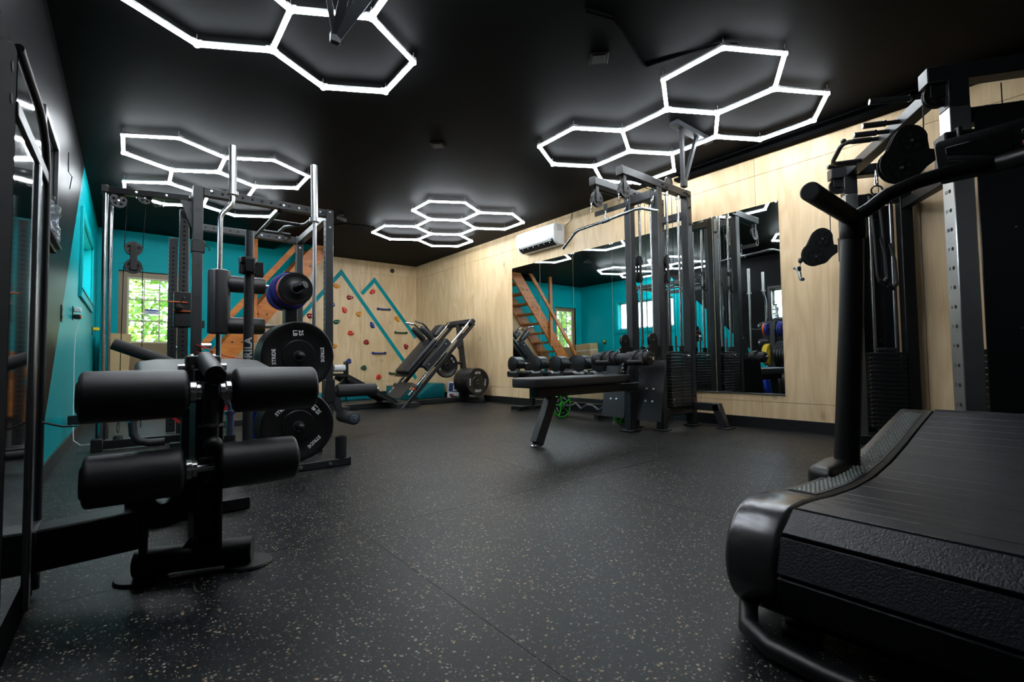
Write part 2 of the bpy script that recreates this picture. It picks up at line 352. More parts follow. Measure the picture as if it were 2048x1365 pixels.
v = MB().lathe([(.045,0),(.045,.006),(.036,.008),(.034,.002)], (4.17, PY, 2.555), (0,-1,0), 24)
free_thing(v, 'air_vent', BLK, 'small round black vent in the plywood above the climbing wall', 'vent')
# painted mountain stripes
def stripe(pts, wd, name='painted_stripe'):
    n = len(pts); left = []; right = []
    for i, p in enumerate(pts):
        p = Vector((p[0], p[1])); ds = []
        if i > 0: ds.append((p-Vector(pts[i-1])).normalized())
        if i < n-1: ds.append((Vector(pts[i+1])-p).normalized())
        t = sum(ds, Vector((0,0))).normalized(); nn = Vector((-t.y, t.x)); k = wd/2/max(.3, nn.dot(Vector((-ds[0].y, ds[0].x))))
        left.append(p+nn*k); right.append(p-nn*k)
    mb = MB()
    for i in range(n-1):
        mb.prism([(q.x, PY-.0015, q.y) for q in (left[i], left[i+1], right[i+1], right[i])], (0,PY-.0015,0), (0,PY+.001,0))
    return mb.build(name, TEALS, wback, smooth=False)
stripe([(1.95, .98), (3.13, 2.42), (4.70, .33)], .075)
stripe([(3.53, 2.03), (3.79, 2.33), (4.70, 1.19)], .075)
# baseboards
struct(MB().bb(XW-.012, XW, YF, YB, 0, .105), 'baseboard_right', BASE, .002)
struct(MB().bb(XL, XL+.012, YF, YB, 0, .105), 'baseboard_left', BASE, .002)
struct(MB().bb(XL, DX0-.1, PY-.012, YB, 0, .105).bb(DX1+.1, XW, PY-.012, YB, 0, .105), 'baseboard_back', BASE, .002)
# steel channel along the ceiling line of the right wall
struct(MB().bb(XW-.10, XW-.002, YF, 2.87, H-.012, H-.001).bb(XW-.012, XW-.002, YF, 2.87, H-.085, H-.012).bb(XW-.10, XW-.012, YF, 2.87, H-.085, H-.073).bb(XW-.10, XW-.092, YF, 2.87, H-.073, H-.055), 'trim_1', MATT, .0015, label='black steel channel along the top of the plywood wall')

# door
d = struct(MB().bb(DX0+.004, DX1-.004, YB+.03, YB+.075, .015, 1.02).bb(DX0+.004, .0-.035, YB+.03, YB+.075, 1.02, DZ-.004).bb(.50+.035, DX1-.004, YB+.03, YB+.075, 1.02, DZ-.004).bb(-.035, .535, YB+.03, YB+.075, 2.0, DZ-.004), 'door_1', DOORM, .002, label='tan painted door with nine glass panes')
gx = [-.035, .155, .345, .535]; gz = [1.03, 1.355, 1.68, 2.0]
for i in range(3):
    for j in range(3):
        MB().bb(gx[i]+.009, gx[i+1]-.009, YB+.05, YB+.054, gz[j]+.009, gz[j+1]-.009).build('pane', GLAS, d)
for i in range(4): MB().bb(gx[i]-(.012 if i in (0,3) else .009), gx[i]+(.012 if i in (0,3) else .009), YB+.022, YB+.062, gz[0]-.012, gz[3]+.012).build('muntin', DOORL, d, .002)
for j in range(4): MB().bb(gx[0]+.012, gx[3]-.012, YB+.024, YB+.060, gz[j]-(.012 if j in (0,3) else .009), gz[j]+(.012 if j in (0,3) else .009)).build('muntin', DOORL, d, .002)
k = MB().lathe([(.028,0),(.028,.006),(.012,.010),(.012,.04),(.026,.05),(.030,.062),(.022,.076),(.002,.08)], (.575, YB+.03, .95), (0,-1,0), 20).build('door_knob', CHR, d)
MB().bb(-.03, .22, YB+.022, YB+.03, .2, .82).build('raised_panel', DOORM, d, .006)
MB().bb(.27, .50, YB+.022, YB+.03, .2, .82).build('raised_panel', DOORM, d, .006)
st = MB().bb(.165, .335, YB+.0455, YB+.0475, 1.46, 1.54).build('window_sticker', mat('pale sticker', (.62,.66,.75), .5, noise=.03), d)
MB().bb(.168, .332, YB+.0450, YB+.0456, 1.515, 1.538).bb(.20, .30, YB+.0450, YB+.0456, 1.492, 1.500).build('sticker_print', mat('blue ink', (.03,.07,.30), .5, noise=.05), st)
for a, b, c_, e in ((DX0-.1, DX0, 0, DZ+.1), (DX1, DX1+.1, 0, DZ+.1), (DX0, DX1, DZ, DZ+.1)):
    MB().bb(a, b, YB-.02, YB, c_, e).build('door_trim', TEAL, d, .003)
MB().bb(DX0-.001, DX0+.003, YB-.012, YB+.09, 0, DZ).bb(DX0, DX1, YB-.012, YB+.09, DZ-.003, DZ+.001).build('weather_strip', PLA, d)

# ---------------------------------------------------------------- outdoors seen through the glass
gm = mat('grass', (.09,.16,.03), .9, noise=.4, nscale=3)
g = struct(MB().bb(-30, 30, YB+.4, 40, -.5, -.3).bb(-30, XL-.5, -15, YB+.4, -.5, -.3), 'ground', gm, label='green lawn outside')
LEAF = mat('sunlit leaf', (.30,.43,.05), .5, noise=.5, nscale=3)
BARK = mat('grey bark', (.22,.20,.17), .85, noise=.4, nscale=12, bump=.6, bscale=30)
def tree(px, py, h, r, n, label, seed):
    rnd = random.Random(seed)
    t = thing('tree', label, 'tree', (px, py, -.3), group='trees behind the door')
    MB().tube([(px,py,-.3),(px+.05,py,1.2),(px-.04,py+.1,2.4),(px+.05,py,h*.8)], .16, 12, [.2,.16,.13,.06]).build('trunk', BARK, t)
    mb = MB()
    for i in range(n):
        a = rnd.uniform(0, 2*PI); q = rnd.uniform(.1, 1)**.5*r; zz = rnd.uniform(.3, h)
        c0 = Vector((px+math.cos(a)*q, py+math.sin(a)*q, zz)); u_ = Vector((rnd.uniform(-1,1), rnd.uniform(-1,1), rnd.uniform(-.6,.6))).normalized(); v_ = u_.orthogonal().normalized()
        L_ = rnd.uniform(.07,.14); mb.add([c0-u_*L_, c0+v_*L_*.45+Vector((0,0,.02)), c0+u_*L_, c0-v_*L_*.45+Vector((0,0,.02))], [(0,1,2,3)])
    o = mb.build('foliage', LEAF, t, smooth=False); o['kind'] = 'stuff'
tree(-.5, 12.2, 3.6, 1.3, 2600, 'leafy tree behind the left panes of the door', 3)
tree(1.9, 12.6, 4.0, 1.0, 2600, 'leafy tree behind the right panes of the door', 5)
tree(3.2, 16.2, 5.0, 2.0, 3000, 'broad leafy tree farther off behind the door', 9)
tree(-3.3, 12.7, 4.2, 1.2, 2600, 'leafy tree outside, seen in the mirror through the door', 12)
tree(-4.6, 17.6, 5.0, 2.0, 3000, 'broad leafy tree beside the house corner outside', 10)

# ================================================================ HEXAGON LIGHTS
NODE = mat('lit corner diffuser', (.9,.92,.95), .5, emit=(.89,.955,1.0), es=TUBE_STRENGTH*.8)
node_me = MB().lathe([(.0145,-.0165),(.017,-.012),(.017,.0005)], (0,0,0), (0,0,1), 14).mesh('corner_diffuser', NODE)
HS = .4337; LZ = H-.062
S3 = math.sqrt(3)
hexc = [(-S3/2,-1.5),(S3/2,-1.5),(0,0),(-S3/2,1.5),(S3/2,1.5)]
edges = {}; verts = {}
for cx_, cy_ in hexc:
    pts = [(round(cx_+math.cos(R(90+60*k)),3), round(cy_+math.sin(R(90+60*k)),3)) for k in range(6)]
    for i in range(6):
        a, b = pts[i], pts[(i+1)%6]; edges[tuple(sorted((a,b)))] = 1; verts.setdefault(a, set()).add(b); verts[pts[(i+1)%6]] = verts.get(pts[(i+1)%6], set()) | {a}
half = HS/2-.0075
def dprof(x0, x1):   # D-shaped diffuser, local x along the tube
    pr = [(.0135*math.cos(R(t)), -.004-.0125*math.sin(R(t))) for t in range(0, 181, 30)]
    return [(x0,y,z) for y,z in pr], x1-x0
p, L_ = dprof(-half, half)
tube_me = MB().prism(p+[(-half,-.0135,.0),(-half,.0135,.0)], (0,0,0), (L_,0,0)).mesh('light_tube', LED)
hous_me = MB().bb(-half+.026, half-.026, -.0125, .0125, .0005, .017).mesh('housing', HOUS, .002)
def conn(dirs):
    mb = MB()
    for dx, dy in dirs: mb.beam((0,0,.0105), (dx*.034, dy*.034, .0105), .030, .019)
    mb.cyl((0,0,.001),(0,0,.021), .018, 14).cyl((0,0,.02),(0,0,.0615), .0016, 6)
    return mb.mesh('connector', HOUS, .002)
conn_cache = {}
def hex_cluster(cx_, cy_, label):
    t = thing('hexagon_light', label, 'ceiling light', (cx_, cy_, LZ), group='hexagon ceiling lights')
    for a, b in edges:
        m_ = Vector(((a[0]+b[0])/2*HS, (a[1]+b[1])/2*HS, 0)); ang = math.atan2(b[1]-a[1], b[0]-a[0])
        tb = put(tube_me, 'light_tube', t, Matrix.Translation(m_) @ Matrix.Rotation(ang, 4, 'Z'))
        put(hous_me, 'housing', tb, Matrix.Identity(4))
    for vtx, nb in verts.items():
        dirs = tuple(sorted((round((q[0]-vtx[0]),2), round((q[1]-vtx[1]),2)) for q in nb))
        if dirs not in conn_cache: conn_cache[dirs] = conn(dirs)
        cn_ = put(conn_cache[dirs], 'connector', t, Matrix.Translation((vtx[0]*HS, vtx[1]*HS, 0)))
        put(node_me, 'corner_diffuser', cn_, Matrix.Identity(4))
    return t
hex_cluster(.664, 2.3145, 'white hexagon tube light behind the three-legged grey steel hanger')
hex_cluster(3.643, 2.295, 'white hexagon tube light above the lat pulldown machine')
hex_cluster(.675, 6.008, 'white hexagon tube light above the power rack')
hex_cluster(3.566, 5.944, 'white hexagon tube light above the sled leg machine, near the air conditioner')
# ================================================================ RIGHT WALL: mirrors, air conditioner, lat machine
my = [5.83, 5.17, 4.50, 3.83, 3.165, 2.50, 1.85]
mlab = ['tall mirror panel nearest the corner with the sled leg machine', 'tall mirror panel behind the first dumbbells, next to the corner panel', 'tall mirror panel behind the middle of the dumbbell rack', 'tall mirror panel behind the far posts of the lat pulldown machine', 'tall mirror panel straight behind the lat pulldown weight stacks', 'tall mirror panel at the end nearest the cable crossover machine']
for (a, b), lb in zip(zip(my, my[1:]), mlab):
    t = thing('mirror_panel', lb, 'mirror', (XW, (a+b)/2, .33), group='wall mirrors')
    MB().bb(XW-.006, XW-.0005, b+.0022, a-.0022, .335, 2.14).build('mirror_glass', MIRR, t, smooth=False)
    MB().bb(XW-.011, XW-.0005, b+.001, a-.001, .322, .334).build('bottom_channel', STE, t, .001)
    for yy in (a-.02, b+.02):
        MB().bb(XW-.011, XW-.006, yy-.011, yy+.011, 2.125, 2.147).build('mirror_clip', CHR, t, .002)
# air conditioner
t = thing('air_conditioner', 'white wall-mounted split air conditioner above the mirrors', 'air conditioner', (XW, 5.06, 2.28))
pr = [(XW,2.29),(XW-.10,2.285),(XW-.165,2.315),(XW-.205,2.37),(XW-.215,2.50),(XW-.195,2.565),(XW-.17,2.575),(XW,2.575)]
MB().prism([(q[0],4.65,q[1]) for q in pr], (0,4.65,0), (0,5.47,0)).build('casing', WHT, t, .012, 3)
pr = [(XW-.105,2.288),(XW-.168,2.317),(XW-.200,2.362),(XW-.192,2.366),(XW-.160,2.326),(XW-.102,2.297)]
MB().prism([(q[0]-.004,4.70,q[1]-.006) for q in pr], (0,4.70,0), (0,5.42,0)).build('outlet', PLA, t)
for i in range(6): MB().box((XW-.17, 4.77+i*.115, 2.322), (.03,.004,.02)).build('vane', HOUS, t)
MB().beam((XW-.19,4.72,2.338), (XW-.19,5.40,2.338), .05, .005, (.6,0,.8)).build('louvre', WHT, t, .002)
MB().bb(XW-.15, XW-.05, 4.6492, 4.6505, 2.47, 2.56).build('rating_label', mat('pale grey label', (.55,.56,.57), .6, noise=.15, nscale=60), t)
# thin cable from the unit to the ceiling
free_thing(MB().tube([(XW-.02,4.6,2.55),(XW-.006,4.52,2.60),(XW-.006,4.50,H-.01)], .004, 6), 'wall_cable', PLA, 'thin black cable running up beside the air conditioner', 'cable')

# ---------------- shared small meshes
bolt_me = MB().lathe([(.0105,0),(.0105,.004),(.009,.0045),(.009,.011),(.004,.0115),(.004,.013)], (0,0,0), (0,0,1), 10).mesh('bolt', ZINC)
boltk_me = MB().lathe([(.0135,0),(.0135,.004),(.011,.0045),(.011,.013),(.006,.0135),(.006,.016)], (0,0,0), (0,0,1), 10).mesh('bolt', BLK)
def bolts(parent, pts, nrm, me=None):
    q = Vector(nrm).to_track_quat('Z', 'Y').to_matrix().to_4x4(); inv = WMAT[parent].inverted()
    for p_ in pts: put(me or bolt_me, 'bolt', parent, inv @ Matrix.Translation(p_) @ q)
def pulley_mesh(r=.055, th=.024, spokes=5):
    mb = MB().lathe([(r*.28,-th/2),(r,-th/2),(r,-th/2+.004),(r*.90,-.002),(r*.90,.002),(r,th/2-.004),(r,th/2),(r*.28,th/2)], (0,0,0), (0,0,1), 28, closed=True)
    return mb
PUL = {}
def pulley(parent, c_, nrm, r=.055, th=.024):
    key = (r, th)
    if key not in PUL:
        PUL[key] = (pulley_mesh(r, th).mesh('pulley', PLA), MB().lathe([(r*.27,-th*.6),(r*.27,th*.6)], (0,0,0), (0,0,1), 16).mesh('pulley_bearing', BLK), MB().lathe([(r*.13,-th*.75),(r*.13,th*.75)], (0,0,0), (0,0,1), 10).mesh('axle_bolt', ZINC),
            [MB().prism_z([(r*.40*math.cos(a),r*.40*math.sin(a)), (r*.70*math.cos(a-.10),r*.70*math.sin(a-.10)), (r*.76*math.cos(a+.25),r*.76*math.sin(a+.25)), (r*.70*math.cos(a+.60),r*.70*math.sin(a+.60)), (r*.40*math.cos(a+.5),r*.40*math.sin(a+.5))], th/2-.001, th/2+.0008).xf(Matrix.Identity(4)) for a in (0, 2*PI/5, 4*PI/5, 6*PI/5, 8*PI/5)])
        mb = MB()
        for q_ in PUL[key][3]: mb.add(q_.v, q_.f); mb.add([Vector((p_.x, p_.y, -p_.z)) for p_ in q_.v], q_.f)
        PUL[key] = PUL[key][:3] + (mb.mesh('recess', HOLE, smooth=False),)
    mt = WMAT[parent].inverted() @ Matrix.Translation(c_) @ Vector(nrm).to_track_quat('Z', 'Y').to_matrix().to_4x4()
    w_ = put(PUL[key][0], 'pulley', parent, mt)
    if parent.parent is None:
        put(PUL[key][1], 'bearing', w_, Matrix.Identity(4)); put(PUL[key][2], 'axle_bolt', w_, Matrix.Identity(4)); put(PUL[key][3], 'recess', w_, Matrix.Identity(4))
    return w_
def carabiner(parent, top, bot, wd=.02, r=.004):
    a, b = Vector(top), Vector(bot); d_ = (b-a); n_ = d_.orthogonal().normalized()*wd/2; pts = [a]
    for k_ in (.15,.35,.65,.85): pts.append(a+d_*k_+n_*(1 if .2<k_<.8 else .7))
    pts.append(b)
    for k_ in (.85,.65,.35,.15): pts.append(a+d_*k_-n_*(1 if .2<k_<.8 else .7))
    pts.append(a+Vector((0,0,1e-4)))
    return MB().tube(pts, r, 8).build('carabiner', CHR, parent)

# ---------------- lat pulldown / low row machine
LX0, LX1, LYa, LYb = 3.93, 4.45, 2.64, 2.96          # front posts, rear posts, near and far post rows
lat = thing('lat_pulldown_machine', 'tall black twin-stack lat pulldown and low row machine with attached bench', 'gym machine', (4.0, 2.8, 0))
P = .078
for yy in (LYa, LYb):
    MB().bb(LX0-P/2, LX0+P/2, yy-P/2, yy+P/2, .012, 2.32).build('front_post', CHAR, lat, .005)
    MB().bb(LX1-P/2, LX1+P/2, yy-P/2, yy+P/2, .012, 2.40).build('rear_post', CHAR, lat, .005)
    MB().bb(3.38, LX1-P/2-.001, yy-P/2+.004, yy+P/2-.004, 2.325, 2.40).build('top_arm', CHAR, lat, .005)
    MB().bb(3.374, 3.3795, yy-P/2+.002, yy+P/2-.002, 2.323, 2.402).build('end_cap', PLA, lat, .002)
    MB().bb(LX0+P/2, LX1-P/2, yy-P/2+.004, yy+P/2-.004, .13, .20).build('lower_rail', CHAR, lat, .004)
    for xx in (LX0, LX1): MB().bb(xx-.065, xx+.065, yy-.06, yy+.06, 0, .013).build('foot_plate', BLK, lat, .003)
    # slot with hook in the top of the front post
    MB().prism_x([(yy-.012,2.13),(yy+.012,2.13),(yy+.012,2.25),(yy-.012,2.25)], LX0-P/2-.0012, LX0-P/2+.002).build('slot', HOLE, lat, smooth=False)
    MB().tube([(LX0-P/2-.004,yy,2.24),(LX0-P/2-.018,yy,2.22),(LX0-P/2-.018,yy,2.19),(LX0-P/2-.004,yy,2.17)], .007, 8).build('hook', CHR, lat)
    bolts(lat, [(LX0-P/2, yy-.022, 2.28), (LX0-P/2, yy+.022, 2.20)], (-1,0,0))
    bolts(lat, [(LX0+.05, yy-P/2+.004, 2.36), (LX0+.12, yy-P/2+.004, 2.345), (LX1-.08, yy-P/2+.004, 2.36), (LX1-.03, yy-P/2+.004, 2.36)], (0,-1,0), boltk_me)
    bolts(lat, [(LX1, yy-P/2, 2.34), (LX1, yy-P/2, 2.22), (LX1, yy-P/2, 2.05), (LX1, yy-P/2, .30)], (0,-1,0), boltk_me)
    # front pulley under the arm with bracket
    MB().bb(3.41, 3.45, yy-.020, yy-.016, 2.17, 2.33).bb(3.41, 3.45, yy+.016, yy+.020, 2.17, 2.33).build('pulley_bracket', BLK, lat, .003)
    pulley(lat, (3.44, yy, 2.20), (0,1,0), .075)
    carabiner(lat, (3.36,yy,2.16), (3.355,yy,2.06), .026)
    MB().cyl((3.362,yy,2.15),(3.362,yy,2.19), .014, 12).build('rubber_stop', RUB, lat)
    # cables
    MB().tube([(3.365,yy,2.18),(3.38,yy,2.24),(3.44,yy,2.276),(3.9,yy,2.29),(4.12,yy,2.28)], .0032, 6).build('cable', PLA, lat)
    for xx in (4.08, 4.19): MB().tube([(xx,yy,.78),(xx,yy,2.30)], .0032, 6).build('cable', PLA, lat)
    # guide rods
    for xx in (4.10, 4.30):
        MB().cyl((xx,yy-.0,.20),(xx,yy,2.325), .0125, 14).build('guide_rod', CHR, lat)
        MB().cyl((xx,yy,2.285),(xx,yy,2.325), .022, 14).build('rod_collar', CHR, lat)
    # floating double pulley
    zc = 1.55 if yy == LYa else 1.60
    MB().bb(4.045, 4.085, yy-.02, yy-.016, zc-.12, zc+.12).bb(4.045,4.085, yy+.016, yy+.02, zc-.12, zc+.12).build('float_bracket', BLK, lat, .003)
    pulley(lat, (4.065, yy, zc+.085), (0,1,0), .055); pulley(lat, (4.065, yy, zc-.085), (0,1,0), .055)
    # weight stack
    for i in range(17):
        z0 = .205+i*.0305
        MB().bb(4.02, 4.38, yy-.055, yy+.055, z0, z0+.0275).build('stack_plate', BLK, lat, .003)
    for i in range(0, 17): MB().bb(4.19, 4.21, yy-.0575, yy-.0545, .212+i*.0305, .226+i*.0305).build('pin_hole', HOLE, lat, smooth=False) if i % 1 == 0 else None
    MB().bb(4.06, 4.34, yy-.045, yy+.045, .725, .745).build('top_plate', CHAR, lat, .003)
    for xx in (4.10, 4.30): MB().cyl((xx,yy,.745),(xx,yy,.80), .026, 14).build('bushing', PLA, lat)
    MB().cyl((4.20,yy,.745),(4.20,yy,.90), .011, 12).build('selector_stem', CHR, lat)
    MB().tube([(4.205,yy-.01,.80),(4.215,yy-.06,.77),(4.23,yy-.075,.72),(4.26,yy-.08,.675),(4.29,yy-.07,.69),(4.27,yy-.06,.70)], .004, 6).build('pin_lanyard', PLA, lat)
    MB().cyl((4.245,yy-.105,.70),(4.245,yy-.05,.70), .008, 10).sphere((4.245,yy-.11,.70), .013).build('selector_pin', CHR, lat)
    # swivel double pulley at hip height in front of the post
    MB().bb(3.79, 3.892, yy-.019, yy-.014, .72, .80).bb(3.79, 3.892, yy+.014, yy+.019, .72, .80).build('swivel_bracket', BLK, lat, .003)
    pulley(lat, (3.80, yy, .855), (0,1,0), .058, .026); pulley(lat, (3.80, yy, .725), (0,1,0), .058, .026)
    MB().lathe([(.064,-.018),(.064,-.0145)], (3.80, yy, .855), (0,1,0), 24).lathe([(.064,-.018),(.064,-.0145)], (3.80, yy, .725), (0,1,0), 24).bb(3.736,3.864,yy-.018,yy-.0145,.725,.855).build('side_plate', BLK, lat)
    MB().sphere((3.735,yy,.775), .018).build('cable_ball', RUB, lat)
    carabiner(lat, (3.725,yy,.765), (3.66,yy,.725), .022)
    # floor cable end
    carabiner(lat, (4.03,yy-.07,.30), (4.03,yy-.075,.22), .02)
    # angled foot plate
    ys_ = yy-.165 if yy == LYa else yy-.08
    q = [(3.77,.66),(3.778,.66),(3.672,.115),(3.664,.115)]
    MB().prism([(x_,ys_,z_) for x_,z_ in q], (0,ys_,0), (0,ys_+.275,0)).build('foot_board', BLK, lat, .002)
    nrm = Vector((-.982,0,.191))
    bolts(lat, [(3.719, ys_+.105, .40), (3.719, ys_+.175, .40), (3.698, ys_+.105, .29), (3.698, ys_+.175, .29)], nrm)
MB().bb(LX1-P/2+.004, LX1+P/2-.004, LYa+P/2, LYb-P/2, 2.12, 2.19).build('rear_crossbar', CHAR, lat, .004)
MB().bb(LX0-P/2+.004, LX0+P/2-.004, LYa+P/2, LYb-P/2, 2.23, 2.31).build('front_crossbar', CHAR, lat, .004)
MB().beam((3.44,LYa-.02,2.06),(3.44,LYb+.03,2.06), .045, .006, (1,0,0)).build('pulley_strap', BLK, lat)
MB().bb(LX0+.04, LX0+.11, LYa+P/2, LYb-P/2, .13, .2).build('lower_crossbar', CHAR, lat, .004)
# rear pulley on top
pulley(lat, (4.16, LYa+.01, 2.435), (0,1,0), .055)
MB().prism_y([(4.09,2.40),(4.18,2.40),(4.17,2.45),(4.13,2.47)], LYa-.012, LYa-.006).build('top_bracket', STE, lat)
# stabiliser foot towards the treadmill
MB().beam((LX1,LYa-.04,.20),(LX1,LYa-.30,.20), .075, .075).build('outrigger', CHAR, lat, .005)
MB().beam((LX1,LYa-.262,.225),(LX1,LYa-.335,.012), .075, .075, (0,1,0)).build('outrigger_leg', CHAR, lat, .005)
MB().bb(LX1-.065, LX1+.065, LYa-.41, LYa-.28, 0, .013).build('foot_plate', BLK, lat, .003)
# bench
MB().prism_z([(2.33,2.70),(2.36,2.66),(2.53,2.64),(3.52,2.68),(3.52,2.92),(2.53,2.96),(2.36,2.94),(2.33,2.90)], .465, .54).build('bench_pad', VIN, lat, .014, 3)
MB().bb(2.47, 3.86, 2.762, 2.838, .385, .455).build('bench_rail', CHAR, lat, .005)
MB().bb(2.465, 2.4705, 2.764, 2.836, .387, .453).build('end_cap', PLA, lat)
MB().beam((2.655,2.80,.39),(2.485,2.80,.028), .085, .075, (0,1,0)).build('bench_leg', CHAR, lat, .005)
MB().bb(2.60, 2.80, 2.77, 2.83, .45, .466).build('pad_bracket', BLK, lat)
MB().lathe([(.045,0),(.045,.012),(.03,.02),(.03,.03)], (2.48,2.80,0), (0,0,1), 20).build('leveling_foot', CHR, lat)
MB().bb(3.62, 3.70, 2.762, 2.838, .02, .385).build('bench_support', CHAR, lat, .005)
MB().bb(3.58, 3.74, 2.74, 2.86, 0, .02).build('foot_plate', BLK, lat, .003)
# thigh rollers
MB().prism_y([(3.60,.455),(3.66,.455),(3.58,.56),(3.62,.66),(3.56,.66),(3.52,.55)], 2.775, 2.825).build('roller_bracket', BLK, lat, .003)
for i in range(5): bolts(lat, [(3.545+.012*math.cos(i), 2.775, .49+i*.035)], (0,-1,0))
for a, b in ((2.50, 2.745), (2.855, 3.14)):
    r_ = MB().lathe([(.05,0),(.062,.004),(.064,.012),(.064,b-a-.012),(.062,b-a-.004),(.05,b-a)], (3.57,a,.68), (0,1,0), 28).build('thigh_roller', FOAM, lat)
    for e in (a, b): MB().lathe([(.05,-.003),(.05,.003)], (3.57,e,.68), (0,1,0), 24).build('roller_cap', PLA, r_)
MB().cyl((3.57,2.47,.68),(3.57,3.16,.68), .016, 14).build('roller_axle', CHR, lat)
MB().cyl((3.57,2.745,.68),(3.57,2.855,.68), .05, 18).build('roller_hub', BLK, lat)

# lat bar hanging from the arm
lb = thing('lat_pulldown_bar', 'long chrome wide-grip bar with angled ends hanging from the lat machine', 'pulldown bar', (3.40, 2.82, 1.94))
MB().tube([(3.395,3.38,1.80),(3.40,3.22,1.925),(3.40,3.16,1.945),(3.40,2.82,1.955),(3.40,2.48,1.975),(3.40,2.42,1.965),(3.405,2.27,1.90)], .0135, 16).build('bar', CHR, lb)
for a, b in ((3.36, 3.24), (2.42, 2.30)): pass
MB().cyl((3.40,2.78,1.956),(3.40,2.87,1.953), .019, 16).build('swivel_sleeve', CHR, lb)
MB().tube([(3.40,2.825,1.97),(3.40,2.825,2.0)], .010, 10).build('eyelet', CHR, lb)
carabiner(lb, (3.40,2.825,2.055), (3.40,2.825,1.985), .024)
MB().bb(3.39, 3.41, 2.81, 2.84, 2.05, 2.11).build('strap_link', FOAM, lb)

# cuff straps lying over the rollers
for yy, lbx in ((2.60, 'black ankle strap with foam handle over the thigh roller on the side of the treadmill'), (2.97, 'black ankle strap with foam handle over the thigh roller on the side of the dumbbells')):
    t = thing('ankle_strap', lbx, 'ankle strap', (3.60, yy, .66), group='cable handles on the thigh rollers')
    for k_ in (-1, 1):
        q_ = [(3.665,yy,.735),(3.60,yy+k_*.012,.757),(3.535,yy+k_*.030,.750),(3.497,yy+k_*.045,.715),(3.482,yy+k_*.062,.655)]
        mb_ = MB()
        for a_, b_ in zip(q_, q_[1:]): mb_.beam(a_, b_, .034, .0035, (0,0,1) if abs(b_[2]-a_[2]) < .03 else (-1,0,.3))
        mb_.build('strap', FOAM, t)
    MB().cyl((3.482,yy-.078,.652),(3.482,yy+.078,.652), .0165, 14).build('foam_handle', FOAM, t)

# ---------------- dumbbell rack with adjustable dumbbells
dr = thing('dumbbell_rack', 'low black steel stand holding the adjustable dumbbells in front of the mirrors', 'rack', (4.32, 4.3, 0))
RX0, RX1, RY0, RY1 = 4.12, 4.46, 3.42, 5.14
for xx in (4.17, 4.41): MB().bb(xx-.025, xx+.025, RY0, RY1, .405, .455).build('tray_rail', BLK, dr, .003)
for yy in (RY0+.14, RY1-.22):
    MB().bb(4.05, 4.56, yy-.03, yy+.03, .012, .062).build('foot_bar', BLK, dr, .004)
    MB().bb(4.044, 4.052, yy-.031, yy+.031, .01, .064).build('end_cap', PLA, dr)
    MB().bb(4.27, 4.33, yy-.03, yy+.03, .06, .405).build('upright', BLK, dr, .004)
    MB().bb(4.15, 4.45, yy-.03, yy+.03, .365, .405).build('support_arm', BLK, dr, .004)
MB().bb(4.275, 4.325, RY0+.17, RY1-.25, .16, .21).build('lower_bar', BLK, dr, .004)
MB().beam((4.03,5.05,.04),(4.30,4.86,.04), .055, .055).build('stabiliser', BLK, dr, .004)
head_me = None
def dumbbell(yy, label, rot=0):
    t = thing('adjustable_dumbbell', label, 'dumbbell', (4.27, yy, .455), rot, group='adjustable dumbbells on the rack')
    z = .185
    for s_ in (-1, 1):
        cr = MB()   # cradle
        cr.prism([(s_*.062,-.12,.0),(s_*.062,.12,.0),(s_*.062,.135,.06),(s_*.062,.105,.085),(s_*.062,.06,.06),(s_*.062,-.06,.06),(s_*.062,-.105,.085),(s_*.062,-.135,.06)], (0,0,0), (s_*.165,0,0)).build('cradle', PLA, t, .004, world=False)
        for i in range(6):
            x0 = .098+i*.0205
            pts = [(.122*math.cos(R(a)), .108*math.sin(R(a))) for a in range(-35, 216, 12)]
            MB().prism([(s_*x0, q[0]*.96, z-.02+q[1]) for q in pts], (0,0,0), (s_*.0203,0,0)).build('weight_plate', BUMP, t, .0008, world=False)
        MB().lathe([(.095,0),(.10,.004),(.10,.012),(.06,.02)], (s_*.2215,0,z-.005), (s_,0,0), 24).build('end_cap', PLA, t, world=False)
    MB().lathe([(.016,-.098),(.0165,-.04),(.0175,0),(.0165,.04),(.016,.098)], (0,0,z-.01), (1,0,0), 16).build('handle', CHR, t, world=False)
    MB().bb(-.062, .062, -.06, .06, .004, .016).build('cradle_bar', STE, t, world=False)
for yy, lb_ in ((5.02, 'black adjustable dumbbell at the end of the rack nearest the corner'), (4.55, 'black adjustable dumbbell second along the rack from the corner'), (4.19, 'black adjustable dumbbell third along the rack from the corner'), (3.80, 'black adjustable dumbbell fourth along the rack, beside the thigh rollers'), (3.50, 'black adjustable dumbbell at the end of the rack behind the lat machine')):
    dumbbell(yy, lb_)
# ---------------- curl bar with green plates on the floor
eb = thing('curl_bar', 'grey zigzag curl bar resting on two green-rimmed plates on the floor', 'barbell', (3.99, 3.6, 0))
BX, BZ = 3.99, .142
E0 = -.145
pts = [(BX,y_+E0,BZ+dz) for y_,dz in ((3.20,0),(3.36,0),(3.44,0),(3.53,.035),(3.61,-.02),(3.70,.03),(3.78,.03),(3.87,-.02),(3.95,.035),(4.04,0),(4.12,0),(4.28,0))]
MB().tube(pts[1:-1], .0135, 14).build('shaft', DSTE, eb)
for a, b in ((3.17, 3.36), (4.12, 4.31)): MB().cyl((BX,a+E0,BZ),(BX,b+E0,BZ), .0245, 18).build('sleeve', CHR, eb)
for a in (3.355, 4.105): MB().cyl((BX,a+E0,BZ),(BX,a+E0+.02,BZ), .034, 18).build('collar', CHR, eb)
GRN = mat('bright green urethane', (.02,.42,.02), .4, noise=.08)
